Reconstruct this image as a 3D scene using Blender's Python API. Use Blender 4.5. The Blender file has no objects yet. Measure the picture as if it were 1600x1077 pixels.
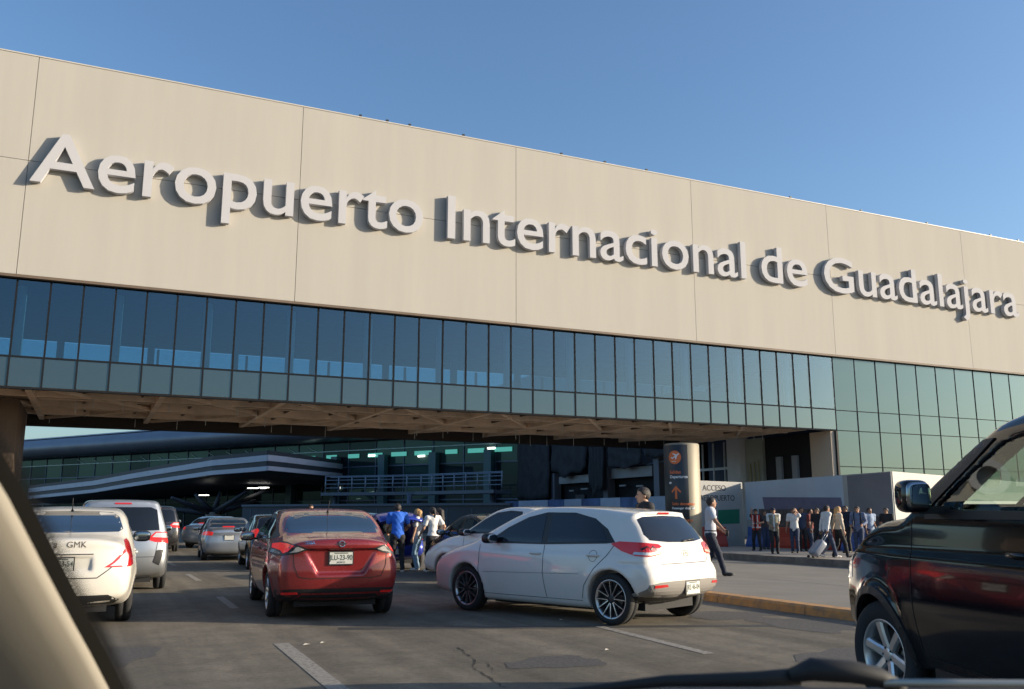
import bpy, bmesh, math, random
import numpy as np
from mathutils import Vector, Matrix
from mathutils.geometry import delaunay_2d_cdt
R = math.radians
C = bpy.context.scene.collection
scene = bpy.context.scene

# ------------------------------------------------------------------ camera, sky, sun, exposure
H = 1.42; F = 1400.0; PITCH = math.atan(267/1400.0); YAW = R(25)
cam_d = bpy.data.cameras.new('camera'); cam = bpy.data.objects.new('camera', cam_d); C.objects.link(cam)
cam.location = (0, 0, H); cam.rotation_euler = (R(90)+PITCH, 0, -YAW)
cam_d.sensor_width = 36; cam_d.lens = F/1600*36
cam_d.clip_start = 0.05; cam_d.clip_end = 6000
cam_d.dof.use_dof = True; cam_d.dof.focus_distance = 18; cam_d.dof.aperture_fstop = 8
scene.camera = cam
SUN_AZ = R(62)      # from the facade's outward normal (-Y) towards +X
SUN_EL = R(13.8)
sd = Vector((math.sin(SUN_AZ)*math.cos(SUN_EL), -math.cos(SUN_AZ)*math.cos(SUN_EL), math.sin(SUN_EL)))
world = bpy.data.worlds.new('World'); scene.world = world; world.use_nodes = True
wt = world.node_tree
sky = wt.nodes.new('ShaderNodeTexSky'); sky.sky_type = 'NISHITA'; sky.sun_disc = False
sky.sun_elevation = SUN_EL; sky.sun_rotation = math.atan2(sd.x, sd.y)
sky.air_density = 1.15; sky.dust_density = 2.3; sky.ozone_density = 4.2; sky.altitude = 200
bg = wt.nodes['Background']; wt.links.new(sky.outputs[0], bg.inputs[0]); bg.inputs[1].default_value = 0.142
sl = bpy.data.lights.new('sun', 'SUN'); sl.energy = 5.0; sl.angle = R(0.53); sl.color = (1.0, 0.86, 0.66)
so = bpy.data.objects.new('sun', sl); C.objects.link(so)
so.rotation_euler = sd.to_track_quat('Z', 'Y').to_euler(); so.location = (60, -40, 40)
vs = scene.view_settings; vs.view_transform = 'Standard'; vs.look = 'None'; vs.gamma = 1; vs.use_curve_mapping = False
vs.exposure = 0.70

# ------------------------------------------------------------------ helpers
def ray(x, y):
    a = (x-800)/F; b = -(y-538.5)/F
    f = math.cos(PITCH)-b*math.sin(PITCH); u = math.sin(PITCH)+b*math.cos(PITCH)
    return Vector((a*math.cos(YAW)+f*math.sin(YAW), -a*math.sin(YAW)+f*math.cos(YAW), u))
def gp(x, y, z=0.0):
    r = ray(x, y); return Vector((0, 0, H)) + r*((z-H)/r.z)
def dp(x, y, d):            # point at distance d along the viewing axis
    return Vector((0, 0, H)) + ray(x, y)*d
def yp(x, y, Y):
    r = ray(x, y); return Vector((0, 0, H)) + r*(Y/r.y)

M = {}
def nd(nt, t, **k):
    n = nt.nodes.new(t)
    for a, v in k.items(): setattr(n, a, v)
    return n
def mat(name, col, rough=0.5, metal=0.0, coat=0.0, var=0.0, vscale=3.0, bump=0.0, bscale=40.0, spec=0.5, emit=None, estr=0.0,
        aniso=None, alpha=None, coatr=0.03, col2=None, rvar=0.0, stretch=(1,1,1)):
    if name in M: return M[name]
    m = bpy.data.materials.new(name); m.use_nodes = True; nt = m.node_tree
    b = nt.nodes['Principled BSDF']; L = nt.links.new
    b.inputs['Base Color'].default_value = (*col, 1); b.inputs['Roughness'].default_value = rough
    b.inputs['Metallic'].default_value = metal; b.inputs['Coat Weight'].default_value = coat
    b.inputs['Coat Roughness'].default_value = coatr; b.inputs['Specular IOR Level'].default_value = spec
    if emit: b.inputs['Emission Color'].default_value = (*emit, 1); b.inputs['Emission Strength'].default_value = estr
    if var > 0 or bump > 0 or rvar > 0:
        tc = nd(nt, 'ShaderNodeTexCoord'); mp = nd(nt, 'ShaderNodeMapping'); L(tc.outputs['Object'], mp.inputs[0])
        mp.inputs['Scale'].default_value = stretch
    if var > 0 or rvar > 0:
        n1 = nd(nt, 'ShaderNodeTexNoise'); n1.inputs['Scale'].default_value = vscale; n1.inputs['Detail'].default_value = 6
        n1.inputs['Roughness'].default_value = 0.65; L(mp.outputs[0], n1.inputs['Vector'])
    if var > 0:
        mx = nd(nt, 'ShaderNodeMix', data_type='RGBA'); r = nd(nt, 'ShaderNodeValToRGB')
        r.color_ramp.elements[0].position = 0.3; r.color_ramp.elements[1].position = 0.7
        L(n1.outputs[0], r.inputs[0]); L(r.outputs[0], mx.inputs[0])
        c2 = col2 or tuple(c*(1-var) for c in col)
        mx.inputs[6].default_value = (*c2, 1); mx.inputs[7].default_value = (*[min(1, c*(1+var*0.5)) for c in col], 1)
        L(mx.outputs[2], b.inputs['Base Color'])
    if rvar > 0:
        mr = nd(nt, 'ShaderNodeMapRange'); L(n1.outputs[0], mr.inputs[0])
        mr.inputs[3].default_value = max(0, rough-rvar); mr.inputs[4].default_value = min(1, rough+rvar); L(mr.outputs[0], b.inputs['Roughness'])
    if bump > 0:
        n2 = nd(nt, 'ShaderNodeTexNoise'); n2.inputs['Scale'].default_value = bscale; n2.inputs['Detail'].default_value = 5
        L(mp.outputs[0], n2.inputs['Vector'])
        bp = nd(nt, 'ShaderNodeBump'); bp.inputs['Strength'].default_value = bump; bp.inputs['Distance'].default_value = 0.02
        L(n2.outputs[0], bp.inputs['Height']); L(bp.outputs[0], b.inputs['Normal'])
    M[name] = m; return m
def glass(name, tint, refl=(0.9, 0.95, 1.0), f0=0.12, rough=0.0, bump=0.0, back=None):
    """thin architectural glass: tinted see-through plus a mirror coat by Fresnel"""
    if name in M: return M[name]
    m = bpy.data.materials.new(name); m.use_nodes = True; nt = m.node_tree; L = nt.links.new
    for n in list(nt.nodes): nt.nodes.remove(n)
    out = nd(nt, 'ShaderNodeOutputMaterial'); mx = nd(nt, 'ShaderNodeMixShader')
    if back: tr = nd(nt, 'ShaderNodeBsdfDiffuse'); tr.inputs[0].default_value = (*back, 1)
    else: tr = nd(nt, 'ShaderNodeBsdfTransparent'); tr.inputs[0].default_value = (*tint, 1)
    gl = nd(nt, 'ShaderNodeBsdfGlossy'); gl.inputs[0].default_value = (*refl, 1); gl.inputs[1].default_value = rough
    lw = nd(nt, 'ShaderNodeLayerWeight'); lw.inputs[0].default_value = 0.5
    pw = nd(nt, 'ShaderNodeMath', operation='POWER'); pw.inputs[1].default_value = 3.0; L(lw.outputs['Facing'], pw.inputs[0])
    mr = nd(nt, 'ShaderNodeMapRange'); L(pw.outputs[0], mr.inputs[0]); mr.inputs[3].default_value = f0; mr.inputs[4].default_value = 1.0
    if bump > 0:
        tc = nd(nt, 'ShaderNodeTexCoord'); n2 = nd(nt, 'ShaderNodeTexNoise'); n2.inputs['Scale'].default_value = 0.6
        L(tc.outputs['Object'], n2.inputs['Vector']); bp = nd(nt, 'ShaderNodeBump'); bp.inputs['Strength'].default_value = bump
        bp.inputs['Distance'].default_value = 0.05; L(n2.outputs[0], bp.inputs['Height']); L(bp.outputs[0], gl.inputs['Normal'])
    L(mr.outputs[0], mx.inputs[0]); L(tr.outputs[0], mx.inputs[1]); L(gl.outputs[0], mx.inputs[2]); L(mx.outputs[0], out.inputs[0])
    M[name] = m; return m

class MB:
    """collects geometry for ONE mesh object"""
    def __init__(s): s.v = []; s.f = []; s.m = []; s.mats = []; s.sm = []
    def mi(s, m):
        if m not in s.mats: s.mats.append(m)
        return s.mats.index(m)
    def add(s, vs, fs, m, smooth=False):
        o = len(s.v); s.v.extend([tuple(map(float, v)) for v in vs]); k = s.mi(m)
        for f in fs: s.f.append([int(i)+o for i in f]); s.m.append(k); s.sm.append(smooth)
        return s
    def box(s, c, d, m, rz=0.0, rot=None, top=None):
        """box centre c, size d; rot = 3x3 matrix; top = scale of the top face"""
        vs = []
        Q = rot if rot is not None else Matrix.Rotation(rz, 3, 'Z')
        for i in range(8):
            x = (d[0]/2)*(1 if i & 1 else -1); y = (d[1]/2)*(1 if i & 2 else -1); z = (d[2]/2)*(1 if i & 4 else -1)
            if top and i & 4: x *= top[0]; y *= top[1]
            p = Q @ Vector((x, y, z)); vs.append((p.x+c[0], p.y+c[1], p.z+c[2]))
        return s.add(vs, [(0,2,3,1),(4,5,7,6),(0,1,5,4),(2,6,7,3),(0,4,6,2),(1,3,7,5)], m)
    def bx(s, x0, x1, y0, y1, z0, z1, m): return s.box(((x0+x1)/2, (y0+y1)/2, (z0+z1)/2), (x1-x0, y1-y0, z1-z0), m)
    def tube(s, pts, r, m, n=10, caps=True, sq=1.0, smooth=True):
        pts = [Vector(p) for p in pts]; rs = r if isinstance(r, (list, tuple)) else [r]*len(pts)
        vs = []; fs = []; u = None
        for i, p in enumerate(pts):
            t = (pts[min(i+1, len(pts)-1)]-pts[max(i-1, 0)]).normalized()
            if u is None:
                a = Vector((0, 0, 1)) if abs(t.z) < 0.9 else Vector((1, 0, 0)); u = t.cross(a).normalized()
            else: u = (u - t*u.dot(t)).normalized()
            w = t.cross(u)
            for k in range(n):
                a = 2*math.pi*k/n; q = p + u*math.cos(a)*rs[i] + w*math.sin(a)*rs[i]*sq; vs.append(q)
        for i in range(len(pts)-1):
            for k in range(n):
                a = i*n+k; b = i*n+(k+1) % n; fs.append((a, b, b+n, a+n))
        if caps: fs.append(tuple(range(n))[::-1]); fs.append(tuple(range((len(pts)-1)*n, len(pts)*n)))
        return s.add(vs, fs, m, smooth)
    def lathe(s, prof, m, n=32, axis='Z', c=(0,0,0), a0=0, a1=2*math.pi, smooth=True):
        """prof = [(r, h)] round an axis"""
        vs = []; fs = []; full = abs(a1-a0-2*math.pi) < 1e-6; nn = n if full else n+1
        for r, h in prof:
            for k in range(nn):
                a = a0+(a1-a0)*k/n
                p = (r*math.cos(a), r*math.sin(a), h)
                if axis == 'Y': p = (p[0], h, p[1])
                if axis == 'X': p = (h, p[0], p[1])
                vs.append((p[0]+c[0], p[1]+c[1], p[2]+c[2]))
        for i in range(len(prof)-1):
            for k in range(n):
                a = i*nn+k; b = i*nn+((k+1) % nn); fs.append((a, b, b+nn, a+nn))
        return s.add(vs, fs, m, smooth)
    def prism(s, poly, d0, d1, m, plane='XZ', org=(0,0,0), rot=None):
        """extrude a 2D outline; plane XZ is extruded along Y, XY along Z, YZ along X"""
        n = len(poly); vs = []
        for d in (d0, d1):
            for a, b in poly:
                p = Vector((a, d, b) if plane == 'XZ' else (a, b, d) if plane == 'XY' else (d, a, b))
                if rot is not None: p = rot @ p
                vs.append((p.x+org[0], p.y+org[1], p.z+org[2]))
        fs = [tuple(range(n)), tuple(range(2*n-1, n-1, -1))]
        for i in range(n): j = (i+1) % n; fs.append((i, i+n, j+n, j))
        return s.add(vs, fs, m)
    def build(s, name, parent=None, loc=None, bevel=0.0, subsurf=0):
        me = bpy.data.meshes.new(name); me.from_pydata(s.v, [], s.f)
        for m in s.mats: me.materials.append(m)
        me.polygons.foreach_set('material_index', s.m); me.polygons.foreach_set('use_smooth', s.sm)
        me.update()
        bm = bmesh.new(); bm.from_mesh(me); bmesh.ops.recalc_face_normals(bm, faces=bm.faces)
        bm.to_mesh(me); bm.free()
        o = bpy.data.objects.new(name, me); C.objects.link(o)
        if parent: o.parent = parent
        if loc is not None: o.location = loc
        if bevel > 0:
            b = o.modifiers.new('bevel', 'BEVEL'); b.width = bevel; b.segments = 2; b.limit_method = 'ANGLE'; b.angle_limit = R(35)
            b.harden_normals = False
        return o
def tag(o, label=None, cat=None, group=None, kind=None):
    if label: o['label'] = label
    if cat: o['category'] = cat
    if group: o['group'] = group
    if kind: o['kind'] = kind
    return o
def thing(name, label, cat, loc=(0,0,0), rz=0.0, group=None):
    o = bpy.data.objects.new(name, None); C.objects.link(o); o.location = loc; o.rotation_euler = (0, 0, rz)
    o.empty_display_size = 0.3
    return tag(o, label, cat, group)
def kids(o): return [c for c in bpy.data.objects if c.parent == o]
def copy_tree(o, parent=None):
    c = o.copy(); C.objects.link(c); c.parent = parent
    for ch in kids(o): copy_tree(ch, c)
    return c
def text_mesh(txt, size, m, depth=0.002, bold=0.0, align='CENTER', shear=0.0, spacing=1.0):
    """writing as (verts, faces) in the XY plane, extruded"""
    cu = bpy.data.curves.new('t', 'FONT'); cu.body = txt; cu.size = size; cu.extrude = depth; cu.offset = bold
    cu.align_x = align; cu.align_y = 'BOTTOM_BASELINE' if hasattr(cu, 'align_y') else cu.align_y; cu.shear = shear; cu.space_character = spacing
    cu.resolution_u = 4
    o = bpy.data.objects.new('t', cu); C.objects.link(o)
    dg = bpy.context.evaluated_depsgraph_get(); dg.update()
    me = bpy.data.meshes.new_from_object(o.evaluated_get(dg))
    vs = [v.co.copy() for v in me.vertices]; fs = [tuple(p.vertices) for p in me.polygons]
    bpy.data.objects.remove(o); bpy.data.curves.remove(cu); bpy.data.meshes.remove(me)
    return vs, fs
def put_text(mb, txt, size, m, org, right, up, depth=0.004, bold=0.0, align='CENTER', spacing=1.0, sx=1.0):
    right = Vector(right).normalized(); up = Vector(up).normalized(); nrm = right.cross(up)
    vs, fs = text_mesh(txt, size, m, depth, bold, align, spacing=spacing)
    mb.add([Vector(org)+right*v.x*sx+up*v.y+nrm*v.z for v in vs], fs, m)

# ---- implicit surfaces
def smin(a, b, k):
    h = np.clip(0.5+0.5*(b-a)/k, 0, 1); return b*(1-h)+a*h-k*h*(1-h)
def smax(a, b, k): return -smin(-a, -b, k)
def surface_nets(V, lo, h):
    """V: 3D field, negative inside -> verts, quads"""
    nx, ny, nz = V.shape; S = V < 0
    c = np.zeros((nx-1, ny-1, nz-1), int)
    for i in (0, 1):
        for j in (0, 1):
            for k in (0, 1): c += S[i:nx-1+i, j:ny-1+j, k:nz-1+k]
    act = (c > 0) & (c < 8); idx = -np.ones(act.shape, int); cells = np.argwhere(act); idx[act] = np.arange(len(cells))
    acc = np.zeros((len(cells), 3)); cnt = np.zeros(len(cells))
    cor = [(0,0,0),(1,0,0),(0,1,0),(1,1,0),(0,0,1),(1,0,1),(0,1,1),(1,1,1)]
    for a in range(8):
        for b in range(a+1, 8):
            d = [cor[b][q]-cor[a][q] for q in range(3)]
            if sum(map(abs, d)) != 1: continue
            va = V[cells[:,0]+cor[a][0], cells[:,1]+cor[a][1], cells[:,2]+cor[a][2]]
            vb = V[cells[:,0]+cor[b][0], cells[:,1]+cor[b][1], cells[:,2]+cor[b][2]]
            m = (va < 0) != (vb < 0); t = np.where(m, va/np.where(m, va-vb, 1), 0)
            p = np.array(cor[a])+t[:,None]*np.array(d); acc += np.where(m[:,None], p, 0); cnt += m
    P = (cells+acc/cnt[:,None])*h+np.array(lo)
    fs = []
    for ax in range(3):
        u, w = (ax+1) % 3, (ax+2) % 3
        sl0 = [slice(None)]*3; sl1 = [slice(None)]*3; sl0[ax] = slice(0, -1); sl1[ax] = slice(1, None)
        a = S[tuple(sl0)]; b = S[tuple(sl1)]; e = np.argwhere(a != b)
        e = e[(e[:,u] > 0) & (e[:,w] > 0) & (e[:,u] < V.shape[u]-1) & (e[:,w] < V.shape[w]-1)]
        if len(e) == 0: continue
        q = []
        for du, dw in ((-1,-1),(0,-1),(0,0),(-1,0)):
            t = e.copy(); t[:,u] += du; t[:,w] += dw; q.append(idx[t[:,0], t[:,1], t[:,2]])
        q = np.stack(q, 1); fl = a[e[:,0], e[:,1], e[:,2]]; q[~fl] = q[~fl][:, ::-1]; fs.append(q)
    return P, np.concatenate(fs)
class Field:
    def __init__(s, V, lo, h): s.V = V; s.lo = np.array(lo); s.h = h
    def __call__(s, P):
        g = (P-s.lo)/s.h; n = np.array(s.V.shape)-2; i = np.clip(np.floor(g).astype(int), 0, n); t = np.clip(g-i, 0, 1); r = 0
        for a in (0, 1):
            for b in (0, 1):
                for c in (0, 1):
                    w = (t[...,0] if a else 1-t[...,0])*(t[...,1] if b else 1-t[...,1])*(t[...,2] if c else 1-t[...,2])
                    r = r+w*s.V[i[...,0]+a, i[...,1]+b, i[...,2]+c]
        return r
    def relax(s, P, n=2):
        for _ in range(n):
            e = s.h*0.5; g = np.stack([(s(P+d)-s(P-d))/(2*e) for d in np.eye(3)*e], -1)
            L = np.maximum((g**2).sum(-1), 0.2); P = P-np.clip(s(P)/L, -e, e)[:,None]*g
        return P
def psdf(poly, X, Z):
    """signed distance to a 2D polygon, negative inside"""
    p = np.array(poly, float); n = len(p); d = np.full(X.shape, 1e9); ins = np.zeros(X.shape, bool)
    for i in range(n):
        a = p[i]; b = p[(i+1) % n]; e = b-a; wx = X-a[0]; wz = Z-a[1]
        t = np.clip((wx*e[0]+wz*e[1])/max(e@e, 1e-12), 0, 1); d = np.minimum(d, (wx-e[0]*t)**2+(wz-e[1]*t)**2)
        c = ((a[1] <= Z) & (b[1] > Z)) | ((b[1] <= Z) & (a[1] > Z))
        xs = a[0]+(Z-a[1])/(e[1] if abs(e[1]) > 1e-12 else 1e-12)*e[0]; ins ^= c & (X < xs)
    return np.where(ins, -1, 1)*np.sqrt(d)
def smooth_poly(pts, n=6, closed=True):
    p = np.array(pts, float); N = len(p); out = []
    for i in range(N if closed else N-1):
        if closed: p0, p1, p2, p3 = p[i-1], p[i], p[(i+1) % N], p[(i+2) % N]
        else: p0, p1, p2, p3 = p[max(i-1, 0)], p[i], p[i+1], p[min(i+2, N-1)]
        for k in range(n):
            t = k/n; out.append(0.5*((2*p1)+(-p0+p2)*t+(2*p0-5*p1+4*p2-p3)*t*t+(-p0+3*p1-3*p2+p3)*t**3))
    if not closed: out.append(p[-1])
    return [tuple(q) for q in out]
# ------------------------------------------------------------------ materials of the setting
def asphalt():
    m = bpy.data.materials.new('asphalt'); m.use_nodes = True; nt = m.node_tree; L = nt.links.new; b = nt.nodes['Principled BSDF']
    tc = nd(nt, 'ShaderNodeTexCoord')
    def noise(s, d=6, r=0.6, dist=0.0):
        n = nd(nt, 'ShaderNodeTexNoise'); n.inputs['Scale'].default_value = s; n.inputs['Detail'].default_value = d; n.inputs['Roughness'].default_value = r
        n.inputs['Distortion'].default_value = dist; L(tc.outputs['Object'], n.inputs['Vector']); return n
    big = noise(0.22, 4, 0.6, 0.6); mid = noise(2.2, 8, 0.7); fine = noise(90, 4, 0.7)
    r1 = nd(nt, 'ShaderNodeValToRGB'); r1.color_ramp.elements[0].position = 0.3; r1.color_ramp.elements[1].position = 0.72
    r1.color_ramp.elements[0].color = (0.155, 0.136, 0.108, 1); r1.color_ramp.elements[1].color = (0.24, 0.212, 0.172, 1); L(big.outputs[0], r1.inputs[0])
    r2 = nd(nt, 'ShaderNodeValToRGB'); r2.color_ramp.elements[0].position = 0.35; r2.color_ramp.elements[1].position = 0.68
    r2.color_ramp.elements[0].color = (0.72, 0.72, 0.72, 1); r2.color_ramp.elements[1].color = (1.12, 1.12, 1.12, 1); L(mid.outputs[0], r2.inputs[0])
    m1 = nd(nt, 'ShaderNodeMix', data_type='RGBA', blend_type='MULTIPLY'); m1.inputs[0].default_value = 1; L(r1.outputs[0], m1.inputs[6]); L(r2.outputs[0], m1.inputs[7])
    r3 = nd(nt, 'ShaderNodeValToRGB'); r3.color_ramp.elements[0].position = 0.35; r3.color_ramp.elements[1].position = 0.7
    r3.color_ramp.elements[0].color = (0.6, 0.6, 0.6, 1); r3.color_ramp.elements[1].color = (1.35, 1.33, 1.28, 1); L(fine.outputs[0], r3.inputs[0])
    m2 = nd(nt, 'ShaderNodeMix', data_type='RGBA', blend_type='MULTIPLY'); m2.inputs[0].default_value = 1; L(m1.outputs[2], m2.inputs[6]); L(r3.outputs[0], m2.inputs[7])
    sp9 = noise(17, 9, 0.8); r5 = nd(nt, 'ShaderNodeValToRGB'); r5.color_ramp.elements[0].position = 0.38; r5.color_ramp.elements[1].position = 0.64
    r5.color_ramp.elements[0].color = (0.74, 0.73, 0.72, 1); r5.color_ramp.elements[1].color = (1.12, 1.12, 1.1, 1); L(sp9.outputs[0], r5.inputs[0])
    m5 = nd(nt, 'ShaderNodeMix', data_type='RGBA', blend_type='MULTIPLY'); m5.inputs[0].default_value = 1; L(m2.outputs[2], m5.inputs[6]); L(r5.outputs[0], m5.inputs[7])
    mpt = nd(nt, 'ShaderNodeMapping'); mpt.inputs['Scale'].default_value = (2.6, 0.07, 1); L(tc.outputs['Object'], mpt.inputs[0])
    tn = nd(nt, 'ShaderNodeTexNoise'); tn.inputs['Scale'].default_value = 1.0; tn.inputs['Detail'].default_value = 5; L(mpt.outputs[0], tn.inputs['Vector'])
    r6 = nd(nt, 'ShaderNodeValToRGB'); r6.color_ramp.elements[0].position = 0.36; r6.color_ramp.elements[1].position = 0.62
    r6.color_ramp.elements[0].color = (0.76, 0.75, 0.74, 1); r6.color_ramp.elements[1].color = (1.08, 1.08, 1.07, 1); L(tn.outputs[0], r6.inputs[0])
    m6 = nd(nt, 'ShaderNodeMix', data_type='RGBA', blend_type='MULTIPLY'); m6.inputs[0].default_value = 1; L(m5.outputs[2], m6.inputs[6]); L(r6.outputs[0], m6.inputs[7]); m2 = m6
    # oil drip band along the middle of a lane
    sp = nd(nt, 'ShaderNodeSeparateXYZ'); L(tc.outputs['Object'], sp.inputs[0])
    w = nd(nt, 'ShaderNodeMath', operation='PINGPONG'); w.inputs[1].default_value = 1.85
    a = nd(nt, 'ShaderNodeMath', operation='SUBTRACT'); a.inputs[1].default_value = 2.2; L(sp.outputs[0], a.inputs[0]); L(a.outputs[0], w.inputs[0])
    mr = nd(nt, 'ShaderNodeMapRange'); mr.inputs[1].default_value = 1.2; mr.inputs[2].default_value = 1.85; mr.inputs[3].default_value = 0; mr.inputs[4].default_value = 0.4
    L(w.outputs[0], mr.inputs[0]); ml = nd(nt, 'ShaderNodeMath', operation='MULTIPLY'); L(mr.outputs[0], ml.inputs[0]); L(mid.outputs[0], ml.inputs[1])
    m3 = nd(nt, 'ShaderNodeMix', data_type='RGBA'); L(ml.outputs[0], m3.inputs[0]); L(m2.outputs[2], m3.inputs[6]); m3.inputs[7].default_value = (0.02, 0.018, 0.016, 1)
    L(m3.outputs[2], b.inputs['Base Color']); b.inputs['Roughness'].default_value = 0.86; b.inputs['Specular IOR Level'].default_value = 0.3
    bp = nd(nt, 'ShaderNodeBump'); bp.inputs['Strength'].default_value = 0.55; bp.inputs['Distance'].default_value = 0.012
    L(fine.outputs[0], bp.inputs['Height']); L(bp.outputs[0], b.inputs['Normal']); M['asphalt'] = m; return m
asph = asphalt()
def paintmark(name, col, wear):
    """road paint worn through to the asphalt"""
    m = bpy.data.materials.new(name); m.use_nodes = True; nt = m.node_tree; L = nt.links.new; b = nt.nodes['Principled BSDF']
    tc = nd(nt, 'ShaderNodeTexCoord'); n = nd(nt, 'ShaderNodeTexNoise'); n.inputs['Scale'].default_value = 22; n.inputs['Detail'].default_value = 8
    n.inputs['Roughness'].default_value = 0.75; L(tc.outputs['Object'], n.inputs['Vector'])
    r = nd(nt, 'ShaderNodeValToRGB'); r.color_ramp.elements[0].position = wear-0.08; r.color_ramp.elements[1].position = wear+0.08
    r.color_ramp.elements[0].color = (*col, 1); r.color_ramp.elements[1].color = (0.09, 0.08, 0.07, 1); L(n.outputs[0], r.inputs[0]); L(r.outputs[0], b.inputs['Base Color'])
    b.inputs['Roughness'].default_value = 0.8; return m
m_white_line = paintmark('line_paint', (0.27, 0.245, 0.205), 0.55)
m_yellow = mat('kerb_yellow', (0.44, 0.21, 0.055), 0.75, var=0.55, vscale=5, col2=(0.20, 0.14, 0.09), bump=0.4)
m_conc = mat('concrete_paving', (0.27, 0.245, 0.215), 0.85, var=0.18, vscale=0.8, bump=0.25, bscale=30)
m_kerb = mat('kerb_grey', (0.22, 0.17, 0.13), 0.85, var=0.4, vscale=3, bump=0.4)
m_wall = mat('cream_render', (0.400, 0.380, 0.343), 0.95, spec=0.15, var=0.055, vscale=0.45, bump=0.06, bscale=3, stretch=(1.6, 1, 0.16))
m_joint = mat('joint_backing', (0.40, 0.37, 0.32), 0.9)  # own colour of the backing between the wall panels
m_dark = mat('dark_metal', (0.02, 0.02, 0.024), 0.5)
m_letter = mat('letter_enamel', (0.44, 0.44, 0.46), 0.9, var=0.03, vscale=1.5, spec=.1)
m_tan = mat('tan_steel', (0.80, 0.62, 0.46), 0.7, var=0.3, vscale=0.7)
m_brown = mat('brown_metal', (0.12, 0.085, 0.06), 0.7, var=0.3, vscale=0.8)
m_black = mat('black_matt', (0.012, 0.012, 0.014), 0.8)
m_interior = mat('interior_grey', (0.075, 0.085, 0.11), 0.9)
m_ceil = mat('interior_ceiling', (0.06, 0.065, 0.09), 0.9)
m_col = mat('light_column', (0.60, 0.62, 0.60), 0.6)
g_front = glass('curtain_glass', (0.44, 0.62, 0.72), refl=(0.34, 0.45, 0.53), f0=0.2, bump=0.03)
g_spand = glass('spandrel_glass', None, refl=(0.32, 0.45, 0.53), f0=0.2, bump=0.03, back=(0.03, 0.045, 0.052))
g_right = glass('green_glass', None, refl=(0.15, 0.22, 0.28), f0=0.21, bump=0.02, back=(0.07, 0.115, 0.11))
g_back = glass('rear_glass', (0.72, 0.86, 0.90), f0=0.08)

# ------------------------------------------------------------------ ground
GX1 = 9.7
mb = MB(); mb.add([(-1500, -1500, 0), (GX1, -1500, 0), (GX1, 2500, 0), (-1500, 2500, 0)], [(0, 1, 2, 3)], asph)
mb.add([(GX1, 60, 0), (1500, 60, 0), (1500, 2500, 0), (GX1, 2500, 0)], [(0, 1, 2, 3)], asph); mb.add([(GX1, -1500, 0), (1500, -1500, 0), (1500, -30, 0), (GX1, -30, 0)], [(0, 1, 2, 3)], asph); mb.add([(60, -30, 0), (1500, -30, 0), (1500, 60, 0), (60, 60, 0)], [(0, 1, 2, 3)], asph)
tag(mb.build('road'), kind='structure')
# the second carriageway, above a painted kerb, falling away to the far kerb
KX0, KX1, KY0, KY1 = 9.62, 20.95, -30.0, 19.0
def camb(x): return 0.125-0.265*(x-KX0)/(KX1-KX0)
mb = MB()
ys = [KY0, 0, 12, KY1]
def plane_strip(x0, x1, y0, y1, z0, z1, m):
    mb.add([(x0, y0, z0), (x1, y0, z1), (x1, y1, z1), (x0, y1, z0)], [(0, 1, 2, 3)], m)
m_road2 = mat('pale_road', (0.19, 0.17, 0.142), 0.85, var=0.22, vscale=0.7, bump=0.35, bscale=60)
plane_strip(9.86, 14.6, KY0, KY1, 0.125, 0.012, m_road2)
plane_strip(14.6, 20.9, KY0, KY1, 0.012, -.13, m_road2)
plane_strip(GX1, 14.6, KY1, 60, 0.0, 0.0, m_road2); plane_strip(14.6, 20.9, KY1, 60, 0.0, -.13, m_road2)
mb.add([(9.86, KY1, 0), (9.86, KY1, .125), (14.6, KY1, .012), (14.6, KY1, 0)], [(0, 1, 2, 3)], m_kerb)
tag(mb.build('side_road'), kind='structure')
mb = MB()
n = 14
pl = [(9.60, KY0), (9.60, KY1-0.4)]+[(9.9-0.3*math.cos(R(a)), KY1-0.4+0.9*math.sin(R(a))) for a in range(15, 91, 15)]
for i in range(len(pl)-1):
    (xa, ya), (xb, yb) = pl[i], pl[i+1]
    seg = 1 if i else 24
    for k in range(seg):
        y0 = ya+(yb-ya)*k/seg; y1 = ya+(yb-ya)*(k+1)/seg-(0.012 if seg > 1 else 0); x0 = xa+(xb-xa)*k/seg; x1 = xa+(xb-xa)*(k+1)/seg
        w = 0.24
        mb.add([(x0, y0, 0), (x0+w+0.06, y0, 0), (x0+w+0.06, y0, .135), (x0+.05, y0, .135), (x0+.015, y0, .1), (x1, y1, 0), (x1+w+0.06, y1, 0), (x1+w+0.06, y1, .135), (x1+.05, y1, .135), (x1+.015, y1, .1)],
               [(0,1,2,3,4), (5,9,8,7,6), (0,4,9,5), (4,3,8,9), (3,2,7,8), (1,6,7,2)], m_yellow)
tag(mb.build('kerb'), kind='structure')
PZ = 0.08
mb = MB(); mb.bx(20.86, 21.1, KY0, 60, -.3, PZ+.01, m_kerb); mb.bx(21.104, 60, KY0, 60, -.3, PZ, m_conc)
tag(mb.build('pavement'), kind='structure')
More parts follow.
